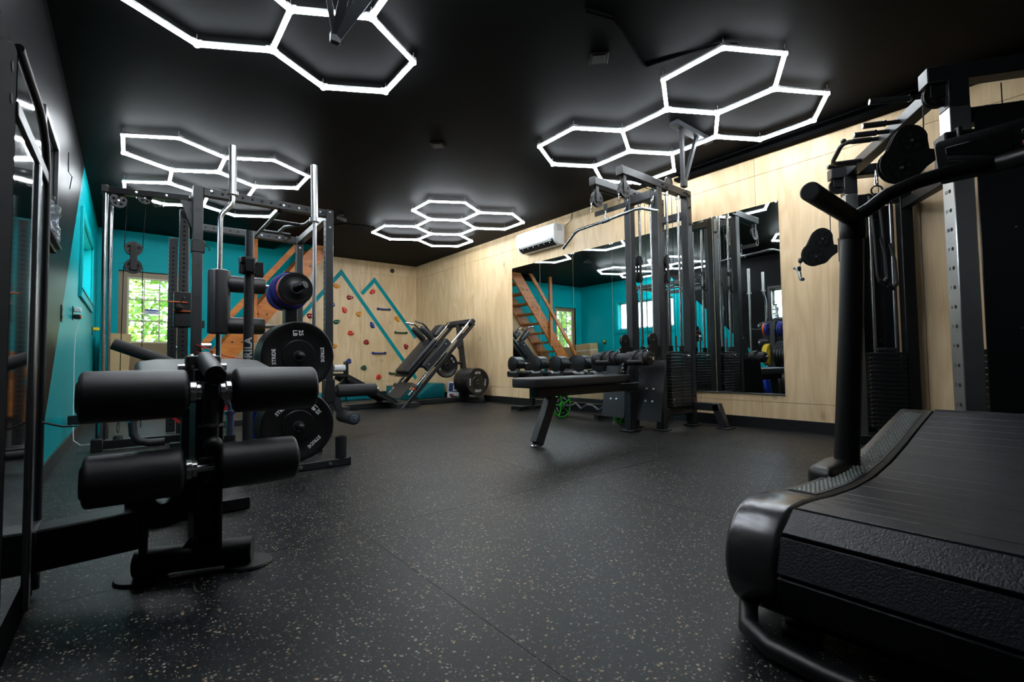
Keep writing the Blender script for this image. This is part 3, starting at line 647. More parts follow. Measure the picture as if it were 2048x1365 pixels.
for yc, lb_ in ((4.045, 'black five-window weight plate with bright green rim, end of the curl bar nearest the corner'), (3.155, 'black five-window weight plate with bright green rim, behind the foot boards')):
    t = thing('green_weight_plate', lb_, 'weight plate', (BX, yc, 0), group='green plates on the curl bar')
    MB().lathe([(.128,-.018),(.142,-.018),(.142,.018),(.128,.018)], (BX,yc,BZ), (0,1,0), 40, closed=True).build('rim', GRN, t, .003)
    MB().lathe([(.027,-.019),(.044,-.019),(.044,.019),(.027,.019)], (BX,yc,BZ), (0,1,0), 24, closed=True).build('hub', GRN, t, .002)
    MB().lathe([(.043,-.010),(.129,-.010),(.129,.010),(.043,.010)], (BX,yc,BZ), (0,1,0), 36, closed=True).build('web', RUB, t)
    for i in range(5):
        a = i*2*PI/5+.5
        MB().beam((BX+.035*math.cos(a),yc,BZ+.035*math.sin(a)), (BX+.132*math.cos(a),yc,BZ+.132*math.sin(a)), .016, .034, (0,1,0)).build('spoke', GRN, t, .002)
        a += PI/5
        tm = text_mesh(('STRIDE','10 LB')[i%2], .019)
        put(tm, 'lettering', t, WMAT[t].inverted() @ frame((BX+.088*math.cos(a), yc-.0112, BZ+.088*math.sin(a)), (math.sin(a),0,-math.cos(a)), (math.cos(a),0,math.sin(a))))
# ================================================================ LEFT MIDDLE: plate tree with bars, power rack
def plate(name, c_, R_, th, face, m, label, cat='weight plate', group=None, texts=None, letter=None, inset=True, phase=0.0, hubm=None):
    "a weight plate whose lettered face looks along +face (a +-Y or +-X unit vector)"
    f = Vector(face); t = thing(name, label, cat, (c_[0], c_[1], c_[2]-R_), group=group); h = th/2
    if inset: prof = [(.027,-h),(R_*.42,-h),(R_*.44,-h+.006),(R_*.80,-h+.006),(R_*.84,-h),(R_*.97,-h),(R_,-h+.006),(R_,h-.006),(R_*.97,h),(R_*.84,h),(R_*.80,h-.006),(R_*.46,h-.006),(R_*.44,h-.001),(.027,h-.001)]
    else: prof = [(.027,-h),(R_*.97,-h),(R_,-h+.004),(R_,h-.004),(R_*.97,h),(R_*.80,h),(R_*.78,h-.003),(R_*.40,h-.003),(R_*.36,h),(.027,h)]
    MB().lathe(prof, c_, f, 48, closed=True).build('disc', m, t)
    MB().lathe([(.0262,-h-.001),(.034,-h-.001),(.034,h+.001),(.0262,h+.001)], c_, f, 24, closed=True).build('hub_ring', hubm or STE, t)
    if texts:
        up = Vector((0,0,1)); rt = up.cross(f)
        for s_, ang, rad, size, mode, offs in texts:
            d_ = rt*math.cos(ang)+up*math.sin(ang); cw = d_.cross(f)
            xa, ya = (cw, d_) if mode == 't' else (-d_, cw)
            tm = text_mesh(s_, size, m=letter or LETW, bold=.0006)
            put(tm, 'lettering', t, WMAT[t].inverted() @ frame(Vector(c_)+d_*rad*R_+ya*offs+f*(h-.0054 if inset else h-.0022), xa, ya))
    return t
TX, TY = .86, 3.52
tree_ = thing('plate_tree', 'black vertical plate tree with bar holder tubes on its base', 'weight rack', (TX, TY, 0))
MB().bb(TX-.04, TX+.04, TY-.04, TY+.04, .04, 1.30).build('post', CHAR, tree_, .004)
MB().bb(TX-.042, TX+.042, TY-.042, TY+.042, 1.30, 1.306).build('post_cap', PLA, tree_, .002)
MB().bb(TX-.035, TX+.035, 3.22, 3.76, .004, .050).build('base_beam', CHAR, tree_, .004)
for yy in (3.19, 3.79):
    MB().bb(.50, 1.15, yy-.032, yy+.032, .002, .050).build('base_crossbar', CHAR, tree_, .004)
    for xx in (.50, 1.15): MB().bb(xx-.004, xx+.004, yy-.034, yy+.034, .001, .052).build('end_cap', PLA, tree_)
bolts(tree_, [(TX-.02,3.158,.026),(1.02,3.158,.026)], (0,-1,0))
for xx, yy in ((.55,3.19),(1.10,3.19),(.545,3.79),(1.105,3.79)):
    MB().lathe([(.030,.05),(.036,.05),(.036,.19),(.030,.19)], (xx,yy,0), (0,0,1), 20, closed=True).build('bar_holder', CHAR, tree_)
for zz in (.275, .725, 1.16):
    for s_ in (-1, 1):
        if zz == 1.16: MB().tube([(TX-.02,TY+s_*.04,zz),(TX-.03,TY+s_*.30,zz),(TX-.022,TY+s_*.34,zz+.006),(TX,TY+s_*.375,zz+.014)], .0235, 18).build('peg', BLK, tree_)
        else: MB().cyl((TX-.012,TY+s_*.04,zz),(TX-.012,TY+s_*.33,zz), .0235, 18).sphere((TX-.012,TY+s_*.33,zz), .0235).build('peg', BLK, tree_)
    MB().bb(TX-.05, TX-.04, TY-.06, TY+.06, zz-.05, zz+.05).build('gusset', CHAR, tree_, .002)
# side hooks on the post (bar storage arms)
def marks(w_, a0):
    return [(w_, a0, .66, .037, 'r', .018), ('LB', a0, .66, .037, 'r', -.018), (w_, a0+PI, .66, .037, 'r', .018), ('LB', a0+PI, .66, .037, 'r', -.018), ('STRIDE', a0-PI/2, .66, .031, 't', 0), ('STRIDE', a0+PI/2, .66, .031, 't', 0),
            ('FIT SHOP', a0-PI/2, .575, .010, 't', 0), ('FIT SHOP', a0+PI/2, .575, .010, 't', 0)]
T25 = marks('25', PI/2+.04); T35 = marks('35', .72)
T25 = [q for q in T25 if q[0] != 'FIT SHOP']; T35 = [q for q in T35 if q[0] != 'FIT SHOP']
for i in range(5):
    plate('bumper_plate', (TX-.012, 3.262+i*.043, .725), .222, .041, (0,-1,0), BUMP,
          'black 25 LB bumper plate, outermost on the middle peg of the plate tree' if i == 0 else ('second','third','fourth','fifth')[i-1]+' plain black bumper plate behind the lettered 25 LB one on the middle peg', group='25 LB bumper plates on the tree', texts=T25 if i == 0 else None)
for i in range(4):
    plate('bumper_plate', (TX-.012, 3.265+i*.051, .275), .222, .049, (0,-1,0), BUMP,
          'black 35 LB bumper plate, outermost on the lowest peg of the plate tree' if i == 0 else ('second','third','fourth')[i-1]+' plain black bumper plate behind the lettered 35 LB one on the lowest peg', group='35 LB bumper plates on the tree', texts=T35 if i == 0 else None)
BLUE = mat('blue urethane', (.012,.018,.17), .4, noise=.1); ORG = mat('orange urethane', (.62,.10,.012), .4, noise=.08); YEL = mat('yellow rubber', (.62,.42,.02), .45, noise=.08); RED = mat('red urethane', (.45,.012,.015), .4, noise=.1); BLU2 = mat('bright blue rubber', (.01,.05,.42), .45, noise=.1)
for i in range(2): plate('change_plate', (TX-.03, 3.255+i*.030, 1.16), .105-.006*i, .027, (0,-1,0), BUMP, ('small black change plate, outermost on the top peg', 'second small black change plate on the top peg')[i], inset=False)
plate('change_plate', (TX-.03, 3.318, 1.16), .102, .030, (0,-1,0), ORG, 'thin orange change plate squeezed between the black ones and the blue plates', inset=False)
plate('change_plate', (TX-.03, 3.385, 1.16), .118, .032, (0,-1,0), BLUE, 'front one of two dark blue change plates on the top peg', inset=False)
plate('change_plate', (TX-.03, 3.420, 1.16), .126, .032, (0,-1,0), BLUE, 'larger dark blue change plate against the tree post', inset=False)
for i in range(2): plate('yellow_bumper_plate', (TX-.012, 3.592+i*.042, .725), .188, .040, (0,1,0), YEL, ('yellow bumper plate pressed against the tree post', 'yellow bumper plate at the outer end, facing the power rack')[i], group='yellow bumper plates')
for i in range(2): plate('blue_bumper_plate', (TX-.012, 3.60+i*.055, .275), .222, .05, (0,1,0), BLU2, ('bright blue bumper plate on the low peg, pressed against the tree post', 'bright blue bumper plate on the low peg, facing the power rack')[i], group='blue bumper plates')
plate('change_plate', (TX-.02, 3.62, 1.16), .11, .03, (0,1,0), BLUE, 'dark blue change plate on the far side of the top peg', inset=False)
plate('change_plate', (TX-.02, 3.66, 1.16), .10, .03, (0,1,0), ORG, 'orange change plate on the far side of the top peg', inset=False)

# olympic barbell standing upright
bb_ = thing('barbell', 'tall chrome olympic barbell standing upright at the side of the plate tree', 'barbell', (1.105, 3.79, .08))
MB().cyl((1.105,3.79,.08),(1.10,3.79,.44), .0245, 20).build('sleeve', SATS, bb_); MB().cyl((1.10,3.79,1.80),(1.095,3.79,2.215), .0245, 20).build('sleeve', SATS, bb_)
MB().cyl((1.10,3.79,.44),(1.10,3.79,.47), .037, 22).build('sleeve_collar', STE, bb_); MB().cyl((1.10,3.79,1.77),(1.10,3.79,1.80), .037, 22).build('sleeve_collar', STE, bb_)
MB().cyl((1.10,3.79,.47),(1.10,3.79,1.77), .0145, 18).build('shaft', SATS, bb_)
MB().cyl((1.10,3.79,.70),(1.10,3.79,.96), .0148, 18).build('knurling', STE, bb_); MB().cyl((1.10,3.79,1.24),(1.10,3.79,1.74), .0148, 18).build('knurling', STE, bb_)
# safety squat bar
sx, sy = .545, 3.79
sq = thing('safety_squat_bar', 'chrome safety squat bar with thick black pads standing upright', 'barbell', (sx, sy, .08))
MB().cyl((sx,sy,.08),(sx,sy,.33), .0245, 20).build('sleeve', SATS, sq); MB().cyl((sx,sy,1.89),(sx,sy,2.215), .0245, 20).build('sleeve', SATS, sq)
MB().cyl((sx,sy,1.865),(sx,sy,1.89), .037, 22).build('sleeve_collar', STE, sq); MB().cyl((sx,sy,.33),(sx,sy,.355), .037, 22).build('sleeve_collar', STE, sq)
MB().tube([(sx,sy,1.87),(sx,sy,1.82),(sx-.01,sy,1.79),(sx-.062,sy,1.72),(sx-.072,sy,1.69),(sx-.074,sy,1.3),(sx-.074,sy,.52),(sx-.065,sy,.48),(sx-.01,sy,.41),(sx,sy,.38),(sx,sy,.355)], .0165, 16).build('cambered_shaft', CHR, sq)
px_ = sx-.074
MB().lathe([(.05,0),(.066,.006),(.068,.02),(.068,.40),(.066,.434),(.05,.44)], (px_,sy,.885), (0,0,1), 28).build('neck_pad', VIN, sq)
MB().bb(px_-.052, px_-.028, sy-.066, sy-.02, .89, 1.32).build('pad_flap', mat('worn vinyl seam', (.03,.034,.042), .38, noise=.15), sq, .01, 2)
for zz in (1.235, .945):
    MB().lathe([(.05,0),(.056,.01),(.058,.03),(.058,.215),(.052,.235),(.03,.24)], (px_+.045,sy,zz), (1,-.06,0), 24).build('arm_pad', VIN, sq)
    MB().cyl((px_+.27,sy-.015,zz),(px_+.36,sy-.02,zz), .0135, 14).build('handle', STE, sq)
# black bar with lettering
gx_, gy_ = .55, 3.19
gb = thing('black_barbell', 'short matt black bar with white GORILA lettering and locking collar, upright in the tree', 'barbell', (gx_, gy_, .08))
MB().cyl((gx_,gy_,.08),(gx_,gy_,1.20), .0275, 22).build('shaft', CHAR, gb)
MB().cyl((gx_,gy_,1.20),(gx_,gy_,1.475), .0245, 22).build('sleeve', CHAR, gb)
MB().lathe([(.030,0),(.046,0),(.046,.05),(.030,.05)], (gx_-.008,gy_,1.215), (0,0,1), 12, closed=True).lathe([(.032,0),(.05,0),(.05,.035),(.032,.035)], (gx_-.008,gy_,1.275), (0,0,1), 10, closed=True).bb(gx_+.03,gx_+.075,gy_-.02,gy_+.02,1.20,1.29).bb(gx_-.055,gx_-.035,gy_-.02,gy_+.015,1.215,1.30).bb(gx_-.03,gx_+.02,gy_-.06,gy_-.035,1.22,1.30).build('lock_collar', PLA, gb, .003)
MB().lathe([(.028,0),(.042,.002),(.042,.012),(.028,.014)], (gx_,gy_,.215), (0,0,1), 20).build('stop_ring', CHAR, gb)
tm = text_mesh('GORILA', .058, .0008, bold=.0016, space=1.05)
bm = bmesh.new(); bm.from_mesh(tm); bmesh.ops.triangulate(bm, faces=bm.faces)
for _ in range(3): bmesh.ops.subdivide_edges(bm, edges=[e for e in bm.edges if e.calc_length() > .006], cuts=1); bmesh.ops.triangulate(bm, faces=bm.faces)
bm.to_mesh(tm); bm.free()
# lettering wraps the tube: bend the flat text round the shaft
for v_ in tm.vertices:
    a_ = v_.co.y/.028; v_.co = Vector((.0278*math.sin(a_), -.0278*math.cos(a_)-v_.co.z, v_.co.x)) if False else Vector((-.0283*math.sin(a_), -.0283*math.cos(a_), v_.co.x))
vd = math.atan2(gx_, gy_)
put(tm, 'lettering', gb, WMAT[gb].inverted() @ Matrix.Translation((gx_, gy_, .725)) @ Matrix.Rotation(-vd, 4, 'Z'))

# ---------------- power rack
rk = thing('power_rack', 'black numbered power rack with pull-up bars and cable column', 'power rack', (.95, 5.2, 0))
U = .072
def upright(x_, y_, z1, holes=('y',), label=None, m=CHAR, step=.05, z0=.012):
    o = MB().bb(x_-U/2, x_+U/2, y_-U/2, y_+U/2, z0, z1).build('upright', m, rk, .004)
    n_ = int((z1-z0-.1)/step)
    hm = MB()
    for i in range(n_):
        zz = z0+.08+i*step
        if 'y' in holes: hm.lathe([(.0105,0),(.0105,.0012)], (x_, y_-U/2, zz), (0,-1,0), 10)
        if 'x' in holes: hm.lathe([(.0105,0),(.0105,.0012)], (x_-U/2, y_, zz), (-1,0,0), 10)
        if 'X' in holes: hm.lathe([(.0105,0),(.0105,.0012)], (x_+U/2, y_, zz), (1,0,0), 10)
    h_ = hm.build('adjustment_holes', HOLE, o); h_['kind'] = 'stuff'
    return o
Z1 = 2.155
fx0, fx1, fy, ry = .42, 1.48, 4.65, 5.83
u1 = upright(fx0, fy, Z1, ('X',)); u2 = upright(fx1, fy, Z1, ('x',)); u3 = upright(fx0, ry, Z1, ('y','x')); u4 = upright(1.52, ry, Z1, ('x',))
u5 = upright(.37, 5.25, 2.10, ('y','x'), step=.042); u6 = upright(.325, 5.86, 1.96, ('y','x'), step=.042)
for uo, xx in ((u1, fx0), (u2, fx1)):
    for k_, zz in enumerate((.42,.69,.95,1.22,1.48,1.74,1.95)):
        put(text_mesh(str(5+5*k_), .042, .0005, m=mat('black numerals', (.003,.003,.0035), .6, noise=.1)), 'numeral', uo, WMAT[rk].inverted() @ frame((xx, fy-U/2-.0005, zz), (1,0,0), (0,0,1)))
def rail(a, b, name='crossmember', nh=True, hh=.07):
    o = MB().beam(a, b, U-.006, hh).build(name, CHAR, rk, .004)
    if nh:
        A, B_ = Vector(a), Vector(b); L = (B_-A).length; d_ = (B_-A).normalized(); hm = MB()
        sd = d_.cross(Vector((0,0,1))).normalized(); sd = sd if sd.y < 0 or (abs(sd.y) < .1 and sd.x < 0) else -sd
        for i in range(int(L/.075)):
            p_ = A+d_*(.06+i*.075)+sd*((U-.006)/2)
            hm.lathe([(.0105,0),(.0105,.0012)], p_, sd, 10)
        h_ = hm.build('adjustment_holes', HOLE, o); h_['kind'] = 'stuff'
    return o
rail((fx0+U/2,fy,2.115),(fx1-U/2,fy,2.115)); rail((fx0+U/2,ry,2.105),(1.52-U/2,ry,2.105)); rail((fx0,fy+U/2,2.10),(fx0,ry-U/2,2.10)); rail((fx1,fy+U/2,2.10),(1.52,ry-U/2,2.10))
for xx, y0_, y1_ in ((fx0, fy+U/2, ry-U/2), (fx1+.02, fy+U/2, ry-U/2)): MB().beam((xx,y0_,.05),(xx,y1_,.05), .066, .07).build('base_rail', CHAR, rk, .004)
MB().beam((fx0,ry,.05),(1.52,ry,.05), .06, .07).build('base_rail', CHAR, rk, .004)
bolts(rk, [(fx0+.09,fy-U/2+.003,2.125),(fx1-.09,fy-U/2+.003,2.115),(fx1-.28,fy-U/2+.003,2.115),(fx0+.65,fy-U/2+.003,2.115),(fx1,fy-U/2,2.13),(fx1,fy-U/2,1.98),(1.52,ry-U/2,2.02),(1.52,ry-U/2,2.12),(1.30,ry-U/2+.003,2.105),(1.12,ry-U/2+.003,2.105)], (0,-1,0))
# multi-grip pull-up bars between front and rear beams
MB().tube([(1.05,fy+.04,2.08),(1.05,ry-.04,2.08)], .0165, 14).build('pull_up_bar', CHAR, rk)
MB().tube([(1.36,fy+.04,2.08),(1.36,5.0,2.08),(1.22,5.22,2.08),(1.22,5.45,2.08),(1.36,5.6,2.08),(1.36,ry-.04,2.08)], .0165, 14).build('pull_up_bar', CHAR, rk)
MB().tube([(1.06,5.05,2.08),(1.34,5.05,2.08)], .0165, 14).build('pull_up_bar', CHAR, rk); MB().tube([(1.06,5.5,2.08),(1.34,5.5,2.08)], .0165, 14).build('pull_up_bar', CHAR, rk)
# gusset with pin on the front-left upright
MB().prism_y([(fx0-.12,2.03),(fx0-.02,2.03),(fx0-.02,1.72),(fx0+.0,1.70)], fy+.035, fy+.045).build('gusset', CHAR, rk)
MB().bb(fx0-.045, fx0+.05, fy-.045, fy+.045, 1.60, 1.70).build('clamp_sleeve', BLK, rk, .006)
MB().tube([(fx0+.045,fy-.05,1.66),(fx0+.075,fy-.05,1.64),(fx0+.085,fy-.05,1.625),(fx0+.07,fy-.05,1.615)], .004, 6).build('clip_pin', CHR, rk)
# cable column on the wall side
cx0, cy0 = -.155, 5.05
MB().beam((cx0-.02,cy0+.01,2.115),(fx0-U/2,4.93,2.12), .06, .055).build('cable_arm', CHAR, rk, .004)
MB().bb(cx0-.05, cx0+.0, cy0-.03, cy0+.03, 2.09, 2.15).build('end_cap', PLA, rk, .004)
bolts(rk, [(.02,4.985,2.118),(.22,4.94,2.12)], (.2,-1,0))
MB().cyl((cx0-.02,cy0,.08),(cx0-.02,cy0,2.10), .0165, 16).build('guide_rod', CHR, rk); MB().cyl((cx0+.012,cy0+.12,.08),(cx0+.012,cy0+.12,2.10), .0165, 16).build('guide_rod', CHR, rk)
pulley(rk, (cx0+.06,cy0-.0,2.04), (.2,-1,0), .058); pulley(rk, (cx0+.23,cy0-.04,2.085), (.2,-1,0), .05)
MB().tube([(cx0+.116,cy0,2.04),(cx0+.105,cy0,1.66)], .0035, 6).build('cable', PLA, rk); MB().tube([(cx0+.24,cy0-.03,2.04),(cx0+.225,cy0-.02,1.66)], .0035, 6).build('cable', PLA, rk)
MB().bb(cx0+.142, cx0+.19, cy0-.028, cy0-.022, 1.47, 1.69).bb(cx0+.142, cx0+.19, cy0+.022, cy0+.028, 1.47, 1.69).build('float_bracket', BLK, rk, .004)
pulley(rk, (cx0+.165,cy0,1.655), (.1,-1,0), .06, .03); pulley(rk, (cx0+.165,cy0,1.505), (.1,-1,0), .06, .03)
MB().tube([(cx0+.103,cy0,1.50),(cx0+.09,cy0,.20)], .0035, 6).build('cable', PLA, rk); MB().tube([(cx0+.228,cy0,1.50),(cx0+.235,cy0,.16)], .0035, 6).build('cable', PLA, rk)
MB().tube([(.10,5.02,2.09),(.13,5.0,2.05),(.16,4.99,2.02),(.20,4.98,2.03),(.19,4.98,2.05)], .006, 8).build('hook', CHR, rk)
MB().bb(cx0-.06, .44, cy0-.04, cy0+.03, .012, .08).build('base_rail', BLK, rk, .004); MB().bb(cx0-.075, cx0+.0, cy0-.075, cy0+.065, .0, .10).build('foot_block', BLK, rk, .006)
MB().bb(cx0-.05, cx0+.01, cy0+.02, cy0+.09, .08, .48).build('rear_stub', BLK, rk, .004)
MB().bb(XL+.02, cx0-.05, 5.06, 5.12, .22, .29).build('wall_strut', BLK, rk, .004)
carabiner(rk, (cx0+.09,cy0,.22),(cx0+.09,cy0,.13), .02)
MB().lathe([(.035,0),(.028,.03),(.012,.035)], (cx0+.09,cy0,.08), (0,0,1), 16).build('rubber_stop', RUB, rk)
# carriage with orange pins on the inner cable column
MB().bb(.30, .44, 5.19, 5.31, 1.02, 1.34).build('carriage', BLK, rk, .008)
MB().lathe([(.03,0),(.034,.01),(.034,.05),(.02,.06)], (.33,5.19,1.19), (0,-1,0), 20).build('carriage_knob', PLA, rk)
for zz in (1.24, 1.16): MB().cyl((.26 if zz > 1.2 else .29,5.17,zz),(.40 if zz > 1.2 else .46,5.17,zz), .007, 10).build('orange_pin', ORG, rk)
MB().tube([(.34,5.17,1.22),(.36,5.14,1.26),(.38,5.14,1.29),(.36,5.14,1.27),(.345,5.15,1.23)], .004, 6).build('clip_pin', CHR, rk)
for zz in (1.76,): MB().tube([(.42,5.20,zz-.02),(.46,5.18,zz+.0),(.47,5.18,zz+.05)], .010, 8).build('orange_handle', ORG, rk)
# leg roller attachments on the front right upright
MB().bb(fx1-.045, fx1+.05, fy-.05, fy+.05, .30, .52).build('clamp_sleeve', BLK, rk, .006)
MB().cyl((fx1+.04,fy,.405),(fx1+.50,fy+.01,.405), .013, 12).build('roller_axle', CHR, rk)
r_ = MB().lathe([(.05,0),(.062,.006),(.062,.394),(.05,.40)], (fx1+.075,fy,.405), (1,.02,0), 26).build('leg_roller', FOAM, rk); MB().lathe([(.02,0),(.024,.01),(.02,.03)], (fx1+.475,fy+.008,.405), (1,0,0), 16).build('roller_cap', CHR, r_)
MB().beam((fx1+.02,fy,.40),(fx1+.13,fy-.02,.17), .06, .05, (0,1,0)).build('roller_strut', CHAR, rk, .004)
r_ = MB().lathe([(.05,0),(.058,.006),(.058,.33),(.05,.34)], (fx1+.13,fy-.33,.165), (0,1,0), 26).build('leg_roller', FOAM, rk)
MB().lathe([(.04,0),(.042,.006),(.035,.01)], (fx1+.13,fy-.328,.165), (0,-1,0), 22).build('roller_cap', mat('slate end cap', (.05,.065,.09), .4, noise=.1), r_)
bolts(rk, [(fx1+.13,fy-.338,.165)], (0,-1,0))
# white roller catch
MB().cyl((fx1+.045,fy-.02,.625),(fx1+.15,fy-.02,.625), .034, 20).build('white_roller', WHT, rk); MB().bb(fx1+.15, fx1+.175, fy-.06, fy+.02, .55, .69).bb(fx1+.03,fx1+.16,fy-.06,fy+.02,.555,.575).build('catch_arm', BLK, rk, .004)
# diagonal padded lever
lv = MB().tube([(-.10,4.75,.845),(.46,4.66,.60)], .045, 22).build('padded_lever', FOAM, rk)
# handle loop low at the cable column
MB().tube([(.02,4.6,.28),(.03,4.58,.16),(.06,4.57,.11),(.12,4.56,.09),(.22,4.56,.09)], .028, 14).build('cable_handle', RUB, rk); MB().cyl((.018,4.6,.25),(.022,4.6,.31), .034, 16).build('chrome_ring', CHR, rk)
MB().bb(.25, .62, 4.5, 4.58, .012, .075).build('base_rail', BLK, rk, .004)
# red bands stretched between rack and tree
for k_, (a, b) in enumerate((((.42,4.60,.78),(.93,4.2,.66)), ((.42,4.60,.84),(.80,4.25,.70)), ((.42,4.60,.72),(.95,4.22,.60)))):
    free_thing(MB().tube([a, ((a[0]+b[0])/2,(a[1]+b[1])/2,(a[2]+b[2])/2-.03), b], .0045, 8), 'resistance_band', mat('red latex', (.55,.03,.015), .45, noise=.1), ('middle one of three thin red elastic bands stretched across the rack', 'topmost thin red elastic band stretched across the rack', 'lowest thin red elastic band stretched across the rack')[k_], 'elastic band', 'red elastic bands')
MB().cyl((fx0+.03,fy-.06,.83),(fx0+.10,fy-.06,.83), .022, 14).build('band_peg', ZINC, rk)
MB().cyl((.42,fy-.03,.40),(.42,4.30,.40), .0235, 16).build('plate_peg', BLK, rk)
rp_ = plate('red_weight_plate', (.42, 4.42, .40), .19, .035, (0,-1,0), BUMP, 'black weight plate with red rim and white lettering on a low peg of the rack', texts=[('KG', -.5, .62, .05, 't', 0), ('STRIDE', 2.2, .62, .03, 't', 0)])
MB().lathe([(.186,-.022),(.205,-.022),(.205,.022),(.186,.022)], (.42,4.42,.40), (0,1,0), 44, closed=True).build('red_rim', RED, rp_)
# ================================================================ BACK: stairs, climbing wall, sled leg machine
SA = 1.287
def sxz(z, dx=0): return 1.27+(z-.99)/SA+dx
stairs = thing('staircase', 'steep open orange pine staircase with handrail rising to a ceiling hatch', 'stairs', (1.2, 8.7, 0))
dirv = Vector((1/SA,0,1)).normalized()
for yy in (8.37, 9.035):
    a = Vector((sxz(.0)-.02,yy,.0)); b = Vector((sxz(2.70)+.0,yy,2.70))
    hw = .135/ (SA/math.sqrt(1+SA*SA))   # half horizontal width of the board
    MB().prism_y([(a.x-hw,.002),(a.x+hw,.002),(b.x+hw,2.72),(b.x-hw,2.72)], yy-.02, yy+.02).build('stringer', PINE, stairs, .003)
for i in range(11):
    z = .22+i*.225; x_ = sxz(z)
    if z < 2.6: MB().bb(x_-.115, x_+.115, 8.392, 9.013, z-.019, z+.019).build('tread', PINE, stairs, .003)
MB().bb(sxz(1.3)-.05+.0, sxz(1.3)+.04, 8.30, 8.348, .30+.72, 2.699).build('post', PINEV, stairs, .004)
p0 = Vector((sxz(.35,-.42),8.325,.35)); p1 = Vector((sxz(2.699,-.42),8.325,2.699))
MB().prism_y([(p0.x-.055,.35),(p0.x+.055,.35),(p1.x+.055,2.699),(p1.x-.055,2.699)], 8.262, 8.298).build('handrail', PINE, stairs, .004)
MB().bb(sxz(.35,-.42)-.05, sxz(.35,-.42)+.04, 8.30, 8.348, .002, .62).build('post', PINEV, stairs, .004)
for z in (.55, 1.0, 1.45, 1.9, 2.3):
    for k_ in range(2): bolts(stairs, [(sxz(z)+(-.06 if k_ else .07), 8.35, z+.02)], (0,-1,0), boltk_me)
# climbing holds
def hold(x_, z_, m, label, seed, rot=0, sc_=1.0):
    rnd = random.Random(seed); n, k = 16, 6; mb = MB(); prof = []
    ph = [rnd.uniform(0, 6.28) for _ in range(3)]; am = [rnd.uniform(.06,.16) for _ in range(3)]
    for i in range(k+1):
        u_ = i/k; hgt = .038*math.sin(u_*PI/2)**.8 if i else 0; rad = .055*math.cos(u_*PI/2)**.55 if i < k else .002
        prof.append((rad, hgt))
    for rad, hgt in prof:
        for j in range(n):
            a = 2*PI*j/n; q = 1+am[0]*math.cos(2*a+ph[0])+am[1]*math.cos(3*a+ph[1]); sad = 1-.35*math.cos(2*a+.3)*(rad < .045)
            mb.v.append(Vector((math.cos(a)*rad*q*1.12, math.sin(a)*rad*q*.82, hgt*sad)))
    for i in range(k):
        for j in range(n): mb.f.append((i*n+j, i*n+(j+1)%n, (i+1)*n+(j+1)%n, (i+1)*n+j))
    mb.f.append(tuple(k*n+j for j in range(n)))
    mt = Matrix.Translation((x_, PY, z_)) @ frame((0,0,0), (1,0,0), (0,0,1)) @ Matrix.Rotation(rot, 4, 'Z') @ Matrix.Scale(sc_, 4)
    t = thing('climbing_hold', label, 'climbing hold', (x_, PY, z_), group='climbing holds on the plywood')
    mb.xf(mt).build('grip', m, t, ang=80)
    for dx in (-.022, .022):
        o = MB().lathe([(.0075,.026),(.0075,.0405),(.004,.041)], (dx,0,0), (0,0,1), 10).xf(mt).build('bolt', ZINC, t)
HC = dict(orange=mat('orange resin', (.72,.27,.012), .5, spec=.3, noise=.06), red=mat('red resin', (.68,.035,.012), .5, spec=.3, noise=.06), dark=mat('crimson resin', (.28,.006,.010), .5, spec=.3, noise=.06), blue=mat('blue resin', (.010,.03,.22), .5, spec=.3, noise=.06), green=mat('green resin', (.004,.075,.035), .5, spec=.3, noise=.06))
hl = [('orange',3.04,2.14,0,'orange climbing hold right under the tall mountain peak'), ('dark',3.29,1.94,0,'crimson climbing hold below the right slope of the tall peak'), ('blue',2.95,1.785,.1,'blue climbing hold beside the numbered rack upright'), ('red',3.19,1.69,2.2,'bright red climbing hold tilted, between crimson and orange holds'),
 ('orange',3.47,1.63,.1,'orange climbing hold touching the right slope of the tall mountain'), ('green',3.04,1.46,.1,'upper green climbing hold inside the tall mountain'), ('red',3.31,1.25,0,'bright red climbing hold in the middle of the tall mountain'), ('orange',2.99,1.0,.2,'orange climbing hold low beside the bumper plates'),
 ('dark',3.62,1.08,.1,'crimson climbing hold just above the low blue bar'), ('blue',3.27,.71,.1,'lowest blue climbing hold, left of a green one'), ('green',3.57,.58,.2,'green climbing hold under the low blue bar'), ('red',3.87,.39,1.0,'bright red climbing hold lowest on the wall beside the green bar'),
 ('red',3.75,2.09,1.0,'bright red climbing hold under the small mountain peak'), ('blue',3.74,1.42,-1.0,'blue climbing hold left of the long stripe'), ('orange',4.27,1.57,-1.0,'orange climbing hold along the small mountain slope'), ('dark',4.47,1.0,-.8,'crimson climbing hold near the wall corner'),
 ('dark',2.56,1.55,0,'crimson climbing hold behind the upright barbell'), ('green',3.24,.28,0,'low green climbing hold behind the black foot ramp')]
for i, (c_, x_, z_, ro, lb_) in enumerate(hl): hold(x_, z_, HC[c_], lb_, i+1, ro)
